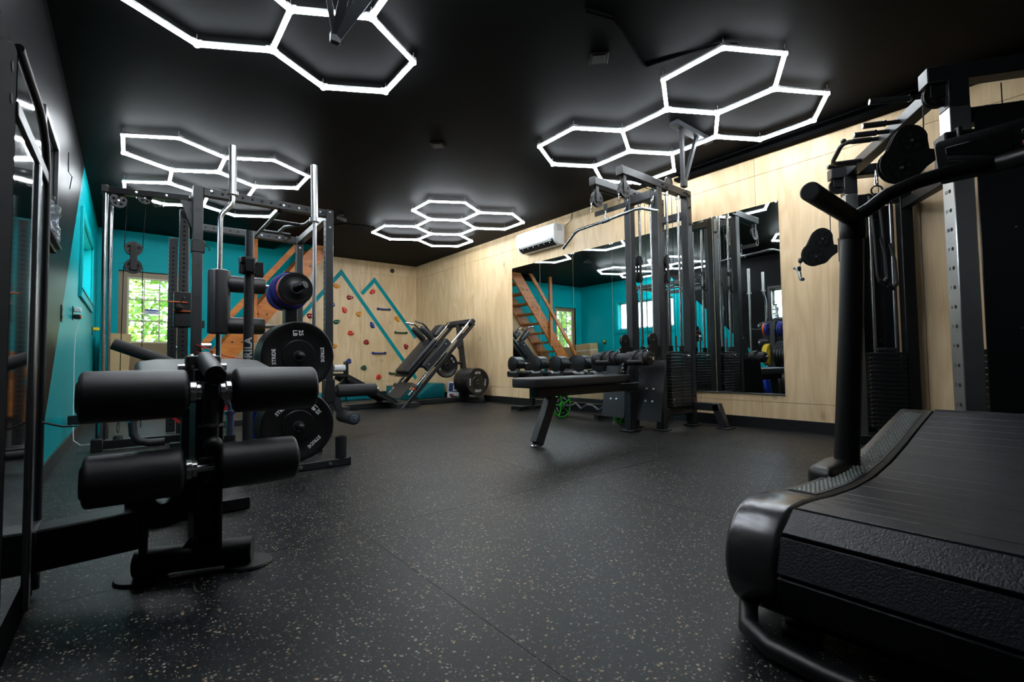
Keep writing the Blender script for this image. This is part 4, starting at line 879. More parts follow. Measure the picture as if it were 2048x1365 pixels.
for c_, x0, x1, z_, lb_ in (('blue',3.86,4.11,1.755,'blue climbing bar high inside the small mountain'), ('green',4.23,4.48,1.29,'green climbing bar near the wall corner'), ('blue',3.75,4.01,.87,'blue climbing bar low under the long stripe'), ('green',4.11,4.36,.46,'lowest green climbing bar behind the sled rails')):
    t = thing('climbing_bar', lb_, 'climbing hold', ((x0+x1)/2, PY, z_), group='climbing bars on the plywood')
    MB().tube([(x0,PY-.002,z_),(x0+.008,PY-.03,z_),(x0+.04,PY-.045,z_-.004),((x0+x1)/2,PY-.048,z_-.006),(x1-.04,PY-.045,z_-.004),(x1-.008,PY-.03,z_),(x1,PY-.002,z_)], .014, 12).build('bar', HC[c_], t)
    for xx in (x0+.002, x1-.002): MB().lathe([(.026,0),(.026,.012),(.018,.034),(.006,.04)], (xx,PY,z_), (0,-1,0), 16).build('mounting_foot', HC[c_], t)

# ---------------- sled leg machine (45 degree)
hs = thing('sled_leg_machine', 'black 45 degree hack squat sled machine in the plywood corner', 'gym machine', (3.6, 6.9, 0))
YR, YL_ = 6.55, 7.22; YC = (YR+YL_)/2
A0 = Vector((3.18,0,.09)); A1 = Vector((4.40,0,1.36)); rd = (A1-A0).normalized(); nd = Vector((-rd.z,0,rd.x))
def onr(t_, off=0, yy=0): p_ = A0+rd*t_+nd*off; return Vector((p_.x, yy, p_.z))
LN = (A1-A0).length
for yy in (YR, YL_):
    s_ = -1 if yy == YR else 1
    MB().cyl(onr(.12,0,yy), onr(LN,0,yy), .0215, 16).build('guide_rail', CHR, hs)
    MB().beam(onr(-.02,-.075,yy), onr(LN,-.075,yy), .05, .05, nd).build('frame_rail', CHAR, hs, .003)
    MB().cyl(onr(.05,-.03,yy+s_*.07), onr(.70,-.03,yy+s_*.07), .015, 12).build('catch_bar', BLK, hs)
    MB().cyl(onr(.70,-.03,yy+s_*.07), onr(1.20,-.03,yy+s_*.07), .012, 12).build('catch_bar', BLK, hs)
    MB().cyl(onr(-.13,-.03,yy+s_*.07), onr(.05,-.03,yy+s_*.07), .022, 14).build('grip', FOAM, hs); MB().cyl(onr(-.145,-.03,yy+s_*.07), onr(-.13,-.03,yy+s_*.07), .023, 14).build('grip_cap', CHR, hs)
    MB().lathe([(.024,0),(.05,0),(.05,.05),(.024,.05)], onr(.26,0,yy), rd, 18, closed=True).build('rubber_buffer', RUB, hs)
    MB().lathe([(.024,0),(.036,0),(.036,.02),(.024,.02)], onr(.235,0,yy), rd, 16, closed=True).build('orange_washer', ORG, hs)
    MB().beam(onr(.60,.075,yy), onr(1.20,.075,yy), .09, .12, nd).build('carriage_side', CHAR, hs, .006)
    bolts(hs, [onr(.68,.09,yy-.046), onr(1.12,.09,yy-.046)], (0,-1,0))
MB().beam(onr(LN-.03,-.02,YR-.07), onr(LN-.03,-.02,YL_+.07), .10, .07, nd).build('top_crossbar', CHAR, hs, .005)
MB().beam(onr(.68,.06,YR), onr(.68,.06,YL_), .06, .05, nd).build('carriage_crossbar', BLK, hs, .004); MB().beam(onr(1.12,.06,YR), onr(1.12,.06,YL_), .06, .05, nd).build('carriage_crossbar', BLK, hs, .004)
MB().beam(onr(.36,.155,YC), onr(1.14,.155,YC), .46, .025, nd).build('pad_board', BLK, hs, .004)
MB().beam(onr(.40,.20,YC), onr(1.12,.20,YC), .42, .07, nd).build('back_pad', VIN, hs, .025, 3)
MB().beam(onr(1.18,.21,YC), onr(1.44,.21,YC), .26, .085, nd).build('head_pad', VIN, hs, .035, 3)
for yy in (YC-.14, YC+.14):
    MB().beam(onr(1.10,.22,yy), onr(1.10,.50,yy), .10, .085, rd).build('shoulder_pad', VIN, hs, .03, 3)
    MB().tube([onr(1.155,.30,yy),onr(1.17,.46,yy),onr(1.16,.52,yy),onr(1.10,.62,yy+(.05 if yy > YC else -.02))], .013, 12).build('handle', CHAR, hs)
    MB().cyl(onr(1.16,.53,yy), onr(1.09,.635,yy+(.056 if yy > YC else -.024)), .0165, 12).build('handle_grip', CHR, hs)
# rear post and plate horns
MB().beam((4.37,YC,1.30),(4.52,YC,.05), .08, .07, (0,1,0)).build('rear_post', CHAR, hs, .005)
MB().cyl((4.40,YC-.05,.92),(4.40,YC+.05,.92), .03, 14).build('pivot', PLA, hs)
MB().cyl((4.42,YC-.02,.66),(4.12,YC-.02,.63), .026, 16).build('peg', BLK, hs)
MB().cyl((4.02,YR+.06,.62),(4.02,YL_-.06,.62), .025, 16).build('weight_horn', BLK, hs)
MB().bb(3.98, 4.06, YC-.05, YC+.05, .60, .88).build('horn_bracket', BLK, hs, .004)
MB().cyl((4.42,6.37,.345),(4.42,6.86,.345), .025, 16).build('storage_peg', BLK, hs); MB().bb(4.38, 4.46, 6.86, 6.92, .06, .40).build('storage_post', CHAR, hs, .004)
# base
MB().bb(2.30, 4.60, YC-.04, YC+.04, .004, .072).build('base_beam', CHAR, hs, .004); MB().bb(3.05, 3.42, YR-.06, YL_+.06, .003, .070).build('base_crossbar', CHAR, hs, .004); MB().bb(4.46, 4.56, 6.40, 7.30, .003, .07).build('base_crossbar', CHAR, hs, .004); MB().bb(2.30, 2.38, 6.55, 7.2, .003, .07).build('base_crossbar', CHAR, hs, .004)
# foot ramp
MB().beam((2.38,YC,.50),(3.10,YC,.10), .60, .03, (0,0,1)).build('foot_ramp', BLK, hs, .004)
for yy in (YC-.28, YC+.28): MB().beam((2.38,yy,.47),(3.12,yy,.06), .035, .06, (0,0,1)).build('ramp_side', CHAR, hs, .003)
MB().beam((2.30,YC,.30),(2.46,YC,.45), .07, .06, (0,1,0)).build('ramp_strut', CHAR, hs, .004); MB().beam((2.34,YC,.07),(2.31,YC,.32), .07, .06, (0,1,0)).build('ramp_strut', CHAR, hs, .004)
MB().beam(onr(.02,.03,YC), onr(.34,.03,YC), .48, .02, nd).build('lower_board', mat('dark tread board', (.03,.026,.022), .7, noise=.2), hs, .003)
# plates
plate('bumper_plate', (4.02, YR+.16, .62), .205, .045, (0,-1,0), BUMP, 'black bumper plate with white lettering hung behind the sled rails', texts=[('45', .9, .68, .045, 't', 0), ('LB', .45, .68, .045, 't', 0), ('45', 3.6, .68, .045, 't', 0)], inset=True)
for i in range(7):
    lb_ = 'black lettered bumper plate, outermost on the sled machine storage peg' if i == 0 else ('second','third','fourth','fifth','sixth','seventh')[i-1]+' black bumper plate behind the lettered one on the sled storage peg'
    plate('bumper_plate', (4.42, 6.42+i*.058, .345), .222, .054, (0,-1,0), BUMP, lb_, group='bumper plates on the sled machine', texts=[('25', 1.35, .66, .05, 't', 0), ('LB', 1.75, .66, .05, 't', 0), ('25', 4.5, .66, .05, 't', 0), ('KG', 4.9, .66, .05, 't', 0), ('STRIDE', PI, .66, .035, 't', 0), ('STRIDE', -.1, .66, .035, 't', 0)] if i == 0 else None)
# sign leaning on the plywood wall
sg = thing('printed_sign', 'white printed sign with navy letters leaning behind the stacked bumper plates', 'sign', (4.66, 7.1, 0))
mt = frame((4.66, 7.15, .16), (0,-1,0), (.12,0,.99))
MB().box((0,0,0), (1.16,.30,.006)).xf(mt).build('board', mat('white sign board', (.72,.74,.78), .5, noise=.03), sg)
MB().box((-.02,.04,.0034), (1.06,.16,.0012)).xf(mt).build('navy_band', mat('navy print', (.012,.02,.10), .5, noise=.05), sg)
put(text_mesh('LEVEL', .17, .0006, bold=.004, space=1.1), 'lettering', sg, WMAT[sg].inverted() @ mt @ Matrix.Translation((-.17,.035,.0045)))
MB().box((-.43,-.105,.0034), (.14,.05,.0012)).xf(mt).build('red_mark', mat('red print', (.5,.02,.02), .5, noise=.05), sg)
# teal foam shapes
FOA = mat('teal foam vinyl', (.0,.135,.155), .55, spec=.25, noise=.12, bump=.2, bscale=90)
free_thing(MB().prism([(3.72,7.88,.002),(4.10,7.88,.002),(4.10,7.88,.05),(3.86,7.88,.25),(3.72,7.88,.25)], (0,7.88,0), (0,8.38,0)), 'foam_wedge', FOA, 'teal foam climbing wedge sloping down beside the sled machine', 'foam block', bev=.012, seg=2)
free_thing(MB().prism([(4.12,7.84,.002),(4.66,7.84,.002),(4.66,7.84,.27),(4.42,7.84,.27),(4.12,7.84,.08)], (0,7.84,0), (0,8.36,0)), 'foam_wedge', FOA, 'teal foam block with sloped side standing in the room corner', 'foam block', bev=.015, seg=2)
for i, (a, b, lb_) in enumerate(((2.45,3.05,'flat teal foam mat below the crimson and blue holds'), (3.07,3.68,'flat teal foam mat next to the foam wedge'))):
    free_thing(MB().bb(a, b, 8.60, 9.05, .002, .14), 'foam_mat', FOA, lb_, 'mat', 'flat teal mats', bev=.015, seg=2)

# ================================================================ CEILING AND WALL ODDMENTS
BRK = mat('grey steel bracket', (.020,.022,.025), .5, spec=.25, noise=.1)
hb = thing('ceiling_hanger', 'three-legged grey steel hanger in front of the hexagon light', 'ceiling bracket', (.80, 2.38, 2.34))
ap = Vector((.80,2.42,2.36))
for p_, w_ in (((.56,2.02,H),.03), ((.78,1.98,H),.045), ((1.02,1.90,H),.06)): MB().beam(ap, p_, w_, .012, (0,1,0)).build('leg', BRK, hb, .002)
MB().bb(.48, 1.12, 1.86, 2.06, H-.012, H-.0005).build('mounting_plate', BRK, hb, .002); MB().box(ap-Vector((0,0,.01)), (.05,.03,.05)).build('eye', BRK, hb, .004)
hb = thing('ceiling_hanger', 'V-shaped grey steel hanger bracket above the end of the lat machine', 'ceiling bracket', (3.8, 2.21, 2.1))
MB().bb(3.57, 4.15, 2.17, 2.25, H-.045, H-.0005).build('mounting_plate', BRK, hb, .003)
MB().beam((3.69,2.21,H-.04),(3.69,2.21,2.20), .032, .030, (0,1,0)).build('leg', BRK, hb, .002); MB().beam((3.93,2.21,H-.04),(3.715,2.21,2.20), .032, .030, (0,1,0)).build('leg', BRK, hb, .002)
MB().bb(3.675, 3.73, 2.19, 2.23, 2.15, 2.215).build('eye', BLK, hb, .004)
for (x_, y_), lb_ in (((2.42,2.04), 'small square black ceiling vent near the painted cable channel'), ((2.21,3.81), 'small square black ceiling vent in the middle of the room')):
    t = thing('ceiling_vent', lb_, 'vent', (x_, y_, H-.012), R(45), group='square ceiling vents')
    MB().box((0,0,.006), (.125,.125,.010)).build('frame', mat('vent frame', (.005,.005,.0055), .5, spec=.1, noise=.1), t, .003, world=False); MB().box((0,0,.0), (.085,.085,.004)).build('grille', PLA, t, .001, world=False)
free_thing(MB().tube([(2.02,1.80,H-.009),(2.2,1.74,H-.009),(2.31,1.77,H-.009),(2.70,1.895,H-.009),(2.74,1.89,H-.009),(2.90,1.50,H-.009),(3.0,1.40,H-.012),(3.08,1.38,H-.03)], .008, 8), 'ceiling_cable', MATT, 'black cable channel zigzagging over the ceiling to the hexagon light', 'cable')
free_thing(MB().tube([(2.25,7.0,H-.006),(2.4,6.80,H-.006),(2.80,6.72,H-.006),(2.82,6.70,H-.05)], .006, 8), 'ceiling_cable', MATT, 'thin black cable on the ceiling behind the rack uprights', 'cable')
t = thing('ceiling_camera', 'small black camera mount on the ceiling behind the rack', 'camera', (2.22, 6.45, H-.09))
MB().cyl((2.22,6.45,H-.001),(2.22,6.45,H-.02), .035, 16).build('mount', BLK, t); MB().beam((2.16,6.40,H-.06),(2.30,6.50,H-.05), .04, .04).build('body', BLK, t, .006); MB().cyl((2.22,6.45,H-.02),(2.22,6.45,H-.05), .01, 10).build('arm', BLK, t)
# left wall: outlets, plugs, cords, bottles
def outlet(yy, zz, label, m=PLA):
    t = thing('wall_outlet', label, 'outlet', (XL, yy, zz-.06))
    MB().bb(XL, XL+.006, yy-.037, yy+.037, zz-.06, zz+.06).build('cover_plate', m, t, .002)
    for k_ in (-.027,.027): MB().bb(XL+.006, XL+.0075, yy-.016, yy+.016, zz+k_-.013, zz+k_+.013).build('socket', BLK, t, .003)
    return t
outlet(5.55, 1.135, 'black wall outlet under the teal window'); outlet(8.25, 1.14, 'black wall outlet near the cardboard box'); outlet(4.70, 1.06, 'black wall outlet on the painted slope edge')
free_thing(MB().bb(XL+.008, XL+.055, 5.525, 5.575, 1.145, 1.185), 'plug_adapter', WHT, 'white plug adapter in the outlet under the teal window', 'plug', bev=.005)
t = thing('phone_charger', 'black and orange charger with white cord hanging down the teal wall', 'charger', (XL+.03, 5.55, 0))
MB().bb(XL+.008, XL+.05, 5.525, 5.575, 1.085, 1.125).build('body', PLA, t, .005); MB().bb(XL+.05, XL+.058, 5.528, 5.572, 1.088, 1.122).build('orange_face', ORG, t, .002)
MB().tube([(XL+.04,5.55,1.085),(XL+.02,5.55,.95),(XL+.018,5.53,.7),(XL+.02,5.54,.45),(XL+.022,5.52,.2),(XL+.03,5.48,.05),(XL+.08,5.42,.012),(XL+.14,5.42,.014)], .0035, 8).build('cord', WHT, t)
t = thing('yellow_plug', 'yellow extension cord plug in the outlet near the cardboard box', 'plug', (XL+.03, 8.25, 1.0))
MB().bb(XL+.008, XL+.075, 8.225, 8.275, 1.145, 1.185).build('body', mat('yellow plastic', (.75,.58,.01), .4, noise=.05), t, .006); MB().tube([(XL+.075,8.25,1.165),(XL+.12,8.25,1.15),(XL+.15,8.25,1.08),(XL+.155,8.25,.4),(XL+.15,8.25,.02)], .006, 8).build('cord', PLA, t)
t = thing('cardboard_box', 'tall cardboard box with white straps standing in the teal corner', 'box', (-.18, 8.62, 0))
bm_ = Matrix.Translation((-.19,8.64,.012)) @ Matrix.Rotation(R(-3), 4, 'X') @ Matrix.Rotation(R(2.5), 4, 'Y')
MB().bb(-.155, .155, -.26, .26, 0, 1.10).xf(bm_).build('carton', CARD, t, .004)
for z in (.40, .92): MB().bb(-.157, .157, -.262, .262, z-.008, z+.008).xf(bm_).build('strap', LETW, t)
MB().bb(-.154, .154, -.03, .03, 1.099, 1.103).xf(bm_).build('tape', mat('brown tape', (.30,.19,.08), .3, noise=.1), t)
free_thing(MB().tube([(.02,8.98,.002),(.02,8.98,.95)], .035, 16), 'cardboard_tube', CARD, 'slim cardboard tube standing beside the strapped carton', 'tube') if False else None
# light switch by the stairs
t = thing('light_switch', 'black light switch plate on the teal wall between door and stairs', 'switch', (.86, YB, 1.27))
MB().bb(.825, .935, YB-.006, YB, 1.27, 1.39).build('cover_plate', PLA, t, .002); MB().bb(.865, .895, YB-.010, YB-.006, 1.30, 1.36).build('rocker', BLK, t, .002)
# thermostat wire on the black wall
free_thing(MB().tube([(XL+.003,4.86,2.30),(XL+.003,4.88,2.16),(XL+.02,4.93,2.14),(XL+.003,5.0,2.06)], .003, 6), 'wall_wire', PLA, 'loose thin black wire sticking out of the black wall', 'wire')
# bottles on the black window sill
JUG = mat('smoky clear plastic', (.30,.33,.36), .08, trans=.75, noise=.05)
t = thing('water_jug', 'ribbed clear water jug with black carry loop on the black window sill', 'bottle', (XL-.01, 3.98, 1.43))
MB().lathe([(.002,.0),(.055,.0),(.060,.012),(.060,.05),(.052,.058),(.060,.066),(.060,.085),(.050,.10),(.050,.15),(.060,.165),(.060,.185),(.052,.193),(.060,.20),(.058,.22),(.035,.238),(.028,.243),(.028,.26)], (XL-.012,3.98,1.431), (0,0,1), 28).build('jug_body', JUG, t)
MB().cyl((XL-.012,3.98,1.691),(XL-.012,3.98,1.715), .032, 20).build('cap', PLA, t); MB().tube([(XL-.012,3.95,1.70),(XL-.012,3.93,1.74),(XL-.012,3.98,1.765),(XL-.012,4.03,1.74),(XL-.012,4.01,1.70)], .006, 8).build('carry_loop', PLA, t)
for yy, m_, lb_ in ((3.83, WHT, 'white spray bottle on the black window sill'), (3.72, mat('pale blue plastic', (.45,.6,.75), .35, noise=.05), 'pale blue bottle on the black window sill')):
    t = thing('cleaning_bottle', lb_, 'bottle', (XL-.04, yy, 1.43), group='cleaning bottles on the sill')
    MB().lathe([(.002,0),(.036,0),(.038,.01),(.038,.13),(.018,.165),(.014,.18)], (XL-.04,yy,1.431), (0,0,1), 20).build('bottle_body', m_, t); MB().cyl((XL-.04,yy,1.61),(XL-.04,yy,1.64), .016, 14).build('cap', PLA, t)
# ================================================================ FOREGROUND LEFT: leg curl machine
lm = thing('leg_curl_machine', 'black leg extension machine with four foam rollers and glossy weight tower', 'gym machine', (.1, 1.9, 0))
for (a, b, yy, zz, r_) in ((-.108,.140,1.80,.585,.0735), (.268,.520,1.80,.588,.0735), (-.095,.130,1.77,.352,.0715), (.222,.450,1.77,.352,.0715)):
    L = b-a
    o = MB().lathe([(.03,-.002),(r_-.014,-.002),(r_-.006,.001),(r_-.001,.006),(r_,.012),(r_+.0015,L*.5),(r_,L-.012),(r_-.001,L-.006),(r_-.006,L-.001),(r_-.014,L+.002),(.03,L+.002)], (a,yy,zz), (1,0,0), 40).build('foam_roller', VIN, lm)
    for e, s_ in ((a,-1),(b,1)): MB().lathe([(.002,.0),(.042,.0),(.046,.004),(.040,.008),(.002,.009)], (e+s_*.0,yy,zz), (s_,0,0), 24).build('roller_cap', PLA, o)
for yy, zz, x0, x1 in ((1.80,.586,-.11,.52), (1.77,.352,-.10,.45)):
    MB().cyl((x0,yy,zz),(x1,yy,zz), .0125, 16).build('roller_axle', CHR, lm)
    for c_, w_ in ((.153,.022),(.172,.012),(.236,.012),(.256,.020)): MB().cyl((c_-w_/2-(.0 if zz > .5 else .012),yy,zz),(c_+w_/2-(.0 if zz > .5 else .012),yy,zz), .033 if w_ > .015 else .027, 26).build('shaft_collar', CHR, lm)
MB().bb(.180, .226, 1.775, 1.835, .30, .62).build('swing_arm', CHAR, lm, .004)
MB().bb(.172, .232, 1.765, 1.790, .325, .385).build('arm_clamp', CHAR, lm, .004)
MB().tube([(.205,1.97,.690),(.208,1.80,.655),(.210,1.735,.640)], .030, 24).build('arm_tube', CHAR, lm)
MB().lathe([(.002,0),(.027,0),(.030,.003),(.030,.012)], (.210,1.731,.639), (0,1,.08), 24).build('end_cap', PLA, lm)
MB().bb(.150, .250, 1.94, 2.03, .60, .705).build('pivot_bracket', CHAR, lm, .008, 2)
for x_ in (.168, .232): MB().cyl((x_-.004,1.985,.665),(x_+.004,1.985,.665), .046, 24).build('bracket_ring', CHR, lm)
MB().cyl((.128,1.985,.665),(.272,1.985,.665), .012, 16).build('pivot_bolt', CHR, lm)
MB().bb(.165, .180, 1.80, 2.0, .08, .62).bb(.226, .241, 1.80, 2.0, .08, .62).build('side_plate', BLK, lm, .003)
MB().bb(.165, .245, 1.90, 1.98, .06, .66).build('column', BLK, lm, .005)
MB().cyl((.205,1.775,.44),(.205,1.79,.56), .020, 18).build('adjuster_post', CHAR, lm); MB().lathe([(.022,0),(.036,.004),(.036,.010),(.022,.014)], (.205,1.78,.475), (0,0,1), 22).build('adjuster_flange', CHR, lm)
MB().cyl((.205,1.79,.425),(.205,1.75,.425), .010, 12).sphere((.205,1.735,.425), .027, 18, 10).build('pull_knob', PLA, lm)
# cam wheel
MB().lathe([(.02,-.014),(.095,-.014),(.095,.014),(.02,.014)], (.09,1.90,.255), (0,1,0), 40, closed=True).build('cam_wheel', BLK, lm); MB().lathe([(.094,-.010),(.0965,-.010),(.0965,.010),(.094,.010)], (.09,1.90,.255), (0,1,0), 40, closed=True).build('cam_belt', ORG, lm)
bolts(lm, [(.10,1.882,.262)], (0,-1,0))
MB().bb(.03, .052, 1.84, 1.90, .10, .27).build('cam_bracket', BLK, lm, .003); MB().bb(.015, .065, 1.83, 1.91, .268, .29).build('bracket_cap', PLA, lm, .004)
MB().beam((.04,1.87,.185),(-.24,1.94,.155), .11, .115).build('base_beam', BLK, lm, .006); MB().bb(-.245, -.19, 1.87, 2.01, .09, .22).build('beam_flange', BLK, lm, .006)
MB().beam((.16,1.90,.10),(.24,1.86,.04), .05, .05).build('column_foot', CHAR, lm, .004)
MB().tube([(.025,1.945,.048),(.335,1.838,.048)], .042, 26).build('foot_tube', BLK, lm)
for c_, d_ in (((.325,1.842),.07), ((.04,1.94),.07)):
    MB().lathe([(.002,0),(.07,0),(.072,.004),(.068,.010),(.002,.011)], (c_[0],c_[1],0), (0,0,1), 30).build('rubber_foot', RUB, lm)
# seat
sm_ = Matrix.Translation((.235,2.23,.645)) @ Matrix.Rotation(R(7), 4, 'X')
MB().prism_z([(-.19,-.22),(.19,-.22),(.22,-.17),(.22,.14),(.16,.22),(-.16,.22),(-.22,.14),(-.22,-.17)], -.06, .03).xf(sm_).build('seat_pad', VIN, lm, .02, 3)
MB().bb(.18, .26, 2.0, 2.6, .50, .575).build('seat_rail', BLK, lm, .005); MB().bb(.18, .26, 2.52, 2.60, .01, .50).build('rear_leg', BLK, lm, .005); MB().bb(.0, .45, 2.52, 2.60, .003, .06).build('rear_foot', BLK, lm, .005)
# weight tower
pr = [(1.22,.0),(2.0,.0),(2.0,1.20),(1.985,1.27),(1.95,1.325),(1.89,1.36),(1.80,1.38),(1.70,1.385),(1.22,1.385)]
MB().prism_x([(y_,z_+.004) for y_,z_ in pr], XL+.015, -.212).build('tower_shell', MATT, lm, .004)
MB().prism_x([(1.50,1.262),(1.955,1.262),(1.945,1.30),(1.91,1.335),(1.85,1.358),(1.76,1.370),(1.50,1.374)], -.212, -.206).build('header_panel', GLOS, lm)
MB().prism_x([(1.49,.12),(1.985,.12),(1.985,1.20),(1.975,1.228),(1.49,1.228)], -.212, -.206).build('shroud_panel', GLOS, lm)
MB().prism_x([(1.48,1.228),(1.985,1.228),(1.975,1.262),(1.48,1.262)], -.212, -.200).build('trim_band', CHAR, lm, .002)
MB().bb(-.212, -.198, 1.80, 1.832, .03, 1.228).build('trim_strip', mat('dull aluminium', (.22,.23,.24), .35, .8, noise=.1), lm, .003)
MB().tube([(-.205,2.0,.02),(-.205,2.0,1.20),(-.205,1.985,1.275),(-.205,1.95,1.33),(-.205,1.89,1.366),(-.205,1.80,1.388),(-.205,1.50,1.392)], .009, 10).build('edge_tube', CHAR, lm)
MB().prism_x([(1.28,.0),(1.475,.0),(1.475,1.372),(1.44,1.372),(1.28,1.30)], -.225, -.204).build('tower_post', MATT, lm, .005)
for z in (1.31, 1.24): MB().lathe([(.011,0),(.011,.0015)], (-.204,1.42,z), (1,0,0), 14).build('bore', HOLE, lm)
MB().tube([(-.19,1.86,.52),(-.15,1.90,.50),(-.12,1.93,.495)], .003, 6).build('wire_clip', PLA, lm)

# ================================================================ FOREGROUND RIGHT: curved treadmill
tm_ = thing('curved_treadmill', 'black curved manual treadmill with slatted belt and tall handrail', 'treadmill', (2.0, .2, 0))
ctrl = [(1.31,.300),(1.40,.297),(1.55,.281),(1.75,.270),(1.95,.272),(2.15,.292),(2.35,.325),(2.60,.375),(2.80,.412),(2.88,.425)]
def ztop(x_):
    for (a, za), (b, zb) in zip(ctrl, ctrl[1:]):
        if a <= x_ <= b:
            t_ = (x_-a)/(b-a); return za+(zb-za)*t_
    return ctrl[0][1] if x_ < ctrl[0][0] else ctrl[-1][1]
RC, RR = (1.31, .165), .135
FC, FR = (2.86, .29), .135
for s_, (y0, y1) in ((1,(.50,.62)), (-1,(-.22,-.10))):
    top = [(x_/100, ztop(x_/100)) for x_ in range(142, 290, 6)]
    fr_ = [(FC[0]+FR*math.sin(R(a)), FC[1]+FR*math.cos(R(a))) for a in range(20, 181, 20)]
    MB().prism_y(top+fr_+[(2.55,.13),(1.42,.07)], y0, y1).build('side_rail', PLA, tm_, .012, 2)
    cap_ = [(RC[0]+RR*math.sin(R(a)), RC[1]+RR*math.cos(R(a))) for a in range(0, -181, -12)]
    MB().prism_y([(1.45,.294),(1.38,.300)]+cap_+[(1.45,.045)], y0-.004, y1+.004).build('roller_cover', mat('satin graphite', (.10,.10,.105), .26, .8, noise=.08), tm_, .016, 3)
    gy0, gy1 = (y0+.022, y1-.03) if s_ > 0 else (y0+.03, y1-.022)
    gp = MB(); n_ = 40
    for i in range(n_):
        xa, xb = 1.50+i*1.30/n_, 1.50+(i+1)*1.30/n_
        gp.add([(xa,gy0,ztop(xa)+.0025),(xb,gy0,ztop(xb)+.0025),(xb,gy1,ztop(xb)+.0025),(xa,gy1,ztop(xa)+.0025),(xa,gy0,ztop(xa)-.004),(xb,gy0,ztop(xb)-.004),(xb,gy1,ztop(xb)-.004),(xa,gy1,ztop(xa)-.004)], [(0,1,2,3),(0,4,5,1),(2,6,7,3)])
    g_ = gp.build('foot_grip', RUB, tm_)
    dots = MB()
    for i in range(74):
        for j in range(5):
            x_ = 1.515+i*.0172; yy = gy0+.010+j*(gy1-gy0-.02)/4+(.006 if i % 2 else -.0)
            dots.box((x_, yy, ztop(x_)+.0032), (.0095,.0070,.0030))
    d_ = dots.build('grip_studs', mat('grey grip stud', (.20,.235,.225), .5, noise=.1), g_, smooth=False); d_['kind'] = 'stuff'
# slatted belt
path = [(x_/100, ztop(x_/100)-.012) for x_ in range(134, 284, 2)]
path += [(FC[0]+.115*math.sin(R(a)), FC[1]+.122*math.cos(R(a))) for a in range(5, 181, 8)]
path += [(2.86-k_*.02, .168-k_*.0011) for k_ in range(1, 77)]
path += [(RC[0]+.123*math.sin(R(a)), RC[1]+.123*math.cos(R(a))) for a in range(182, 371, 6)]
ln = [0]
for a, b in zip(path, path[1:]): ln.append(ln[-1]+math.dist(a, b))
PITCH_S = .082; n_ = int(ln[-1]/PITCH_S)
BELT = mat('ribbed belt rubber', (.008,.010,.0145), .42, noise=.2, nscale=60, bump=.8, bscale=230)
slat_me = MB().box((0,0,0), (PITCH_S*.985,.588,.020)).mesh('belt_slat', BELT, .0012)
def at_len(L_):
    for i in range(len(ln)-1):
        if ln[i+1] >= L_:
            t_ = (L_-ln[i])/max(1e-9, ln[i+1]-ln[i]); return Vector((path[i][0]+(path[i+1][0]-path[i][0])*t_, path[i][1]+(path[i+1][1]-path[i][1])*t_))
    return Vector(path[-1])
for i in range(n_):
    L_ = i*ln[-1]/n_; p_ = at_len(L_); q_ = at_len(min(ln[-1], L_+.03)); o_ = at_len(max(0, L_-.03)); d_ = q_-o_
    ang = math.atan2(d_.y, d_.x)
    put(slat_me, 'belt_slat', tm_, WMAT[tm_].inverted() @ Matrix.Translation((p_.x, .20, p_.y)) @ Matrix.Rotation(-ang, 4, 'Y'))
MB().cyl((RC[0],-.09,RC[1]),(RC[0],.49,RC[1]), .10, 30).build('rear_roller', BLK, tm_); MB().cyl((FC[0],-.09,FC[1]),(FC[0],.49,FC[1]), .10, 30).build('front_roller', BLK, tm_)
MB().bb(1.40, 2.80, -.08, .48, .20, .22).build('deck_pan', BLK, tm_)
# handrail posts, grips and console
for s_, yy in ((1, .605), (-1, -.205)):
    MB().tube([(2.045,yy,.28),(2.055,yy-s_*.03,.80),(2.06,yy-s_*.045,1.155)], .040, 22, [.040,.038,.036]).build('post', PLA, tm_)
    MB().prism_z([(1.80,yy-.03*s_),(1.84,yy+.062*s_),(2.02,yy+.075*s_),(2.14,yy+.05*s_),(2.14,yy-.03*s_)], .17, .300).build('post_boot', PLA, tm_, .03, 4)
    MB().tube([(1.665,yy-s_*.045,1.195),(1.95,yy-s_*.045,1.186),(2.07,yy-s_*.047,1.18)], .030, 24).build('handle', FOAM, tm_)
    MB().lathe([(.002,0),(.026,0),(.030,.004)], (1.662,yy-s_*.045,1.195), (1,0,0), 24).build('handle_cap', PLA, tm_)
    MB().lathe([(.038,0),(.042,.01),(.042,.075),(.038,.085)], (2.06,yy-s_*.046,1.10), (0,0,1), 24).build('post_collar', PLA, tm_)
    MB().tube([(2.05,yy-s_*.05,1.175),(2.075,yy-s_*.095,1.205),(2.10,yy-s_*.145,1.248),(2.14,yy-s_*.215,1.28),(2.18,yy-s_*.305,1.30),(2.24,yy-s_*.40,1.31)], .024, 20).build('curved_rail', PLA, tm_)
cm = Matrix.Translation((2.27,.20,1.365)) @ Matrix.Rotation(R(-28), 4, 'Y')
MB().box((0,0,0), (.05,.30,.15)).xf(cm).build('console', PLA, tm_, .012, 2)
MB().box((-.0262,.04,.01), (.002,.16,.09)).xf(cm).build('screen', GLOS, tm_, .001)
for j in range(3):
    for k_ in range(2): MB().box((-.0265,-.075-k_*.04,.04-j*.035), (.004,.024,.018)).xf(cm).build('button', mat('red button', (.28,.03,.03), .4, noise=.1) if (j, k_) == (1, 0) else CHAR, tm_, .002)
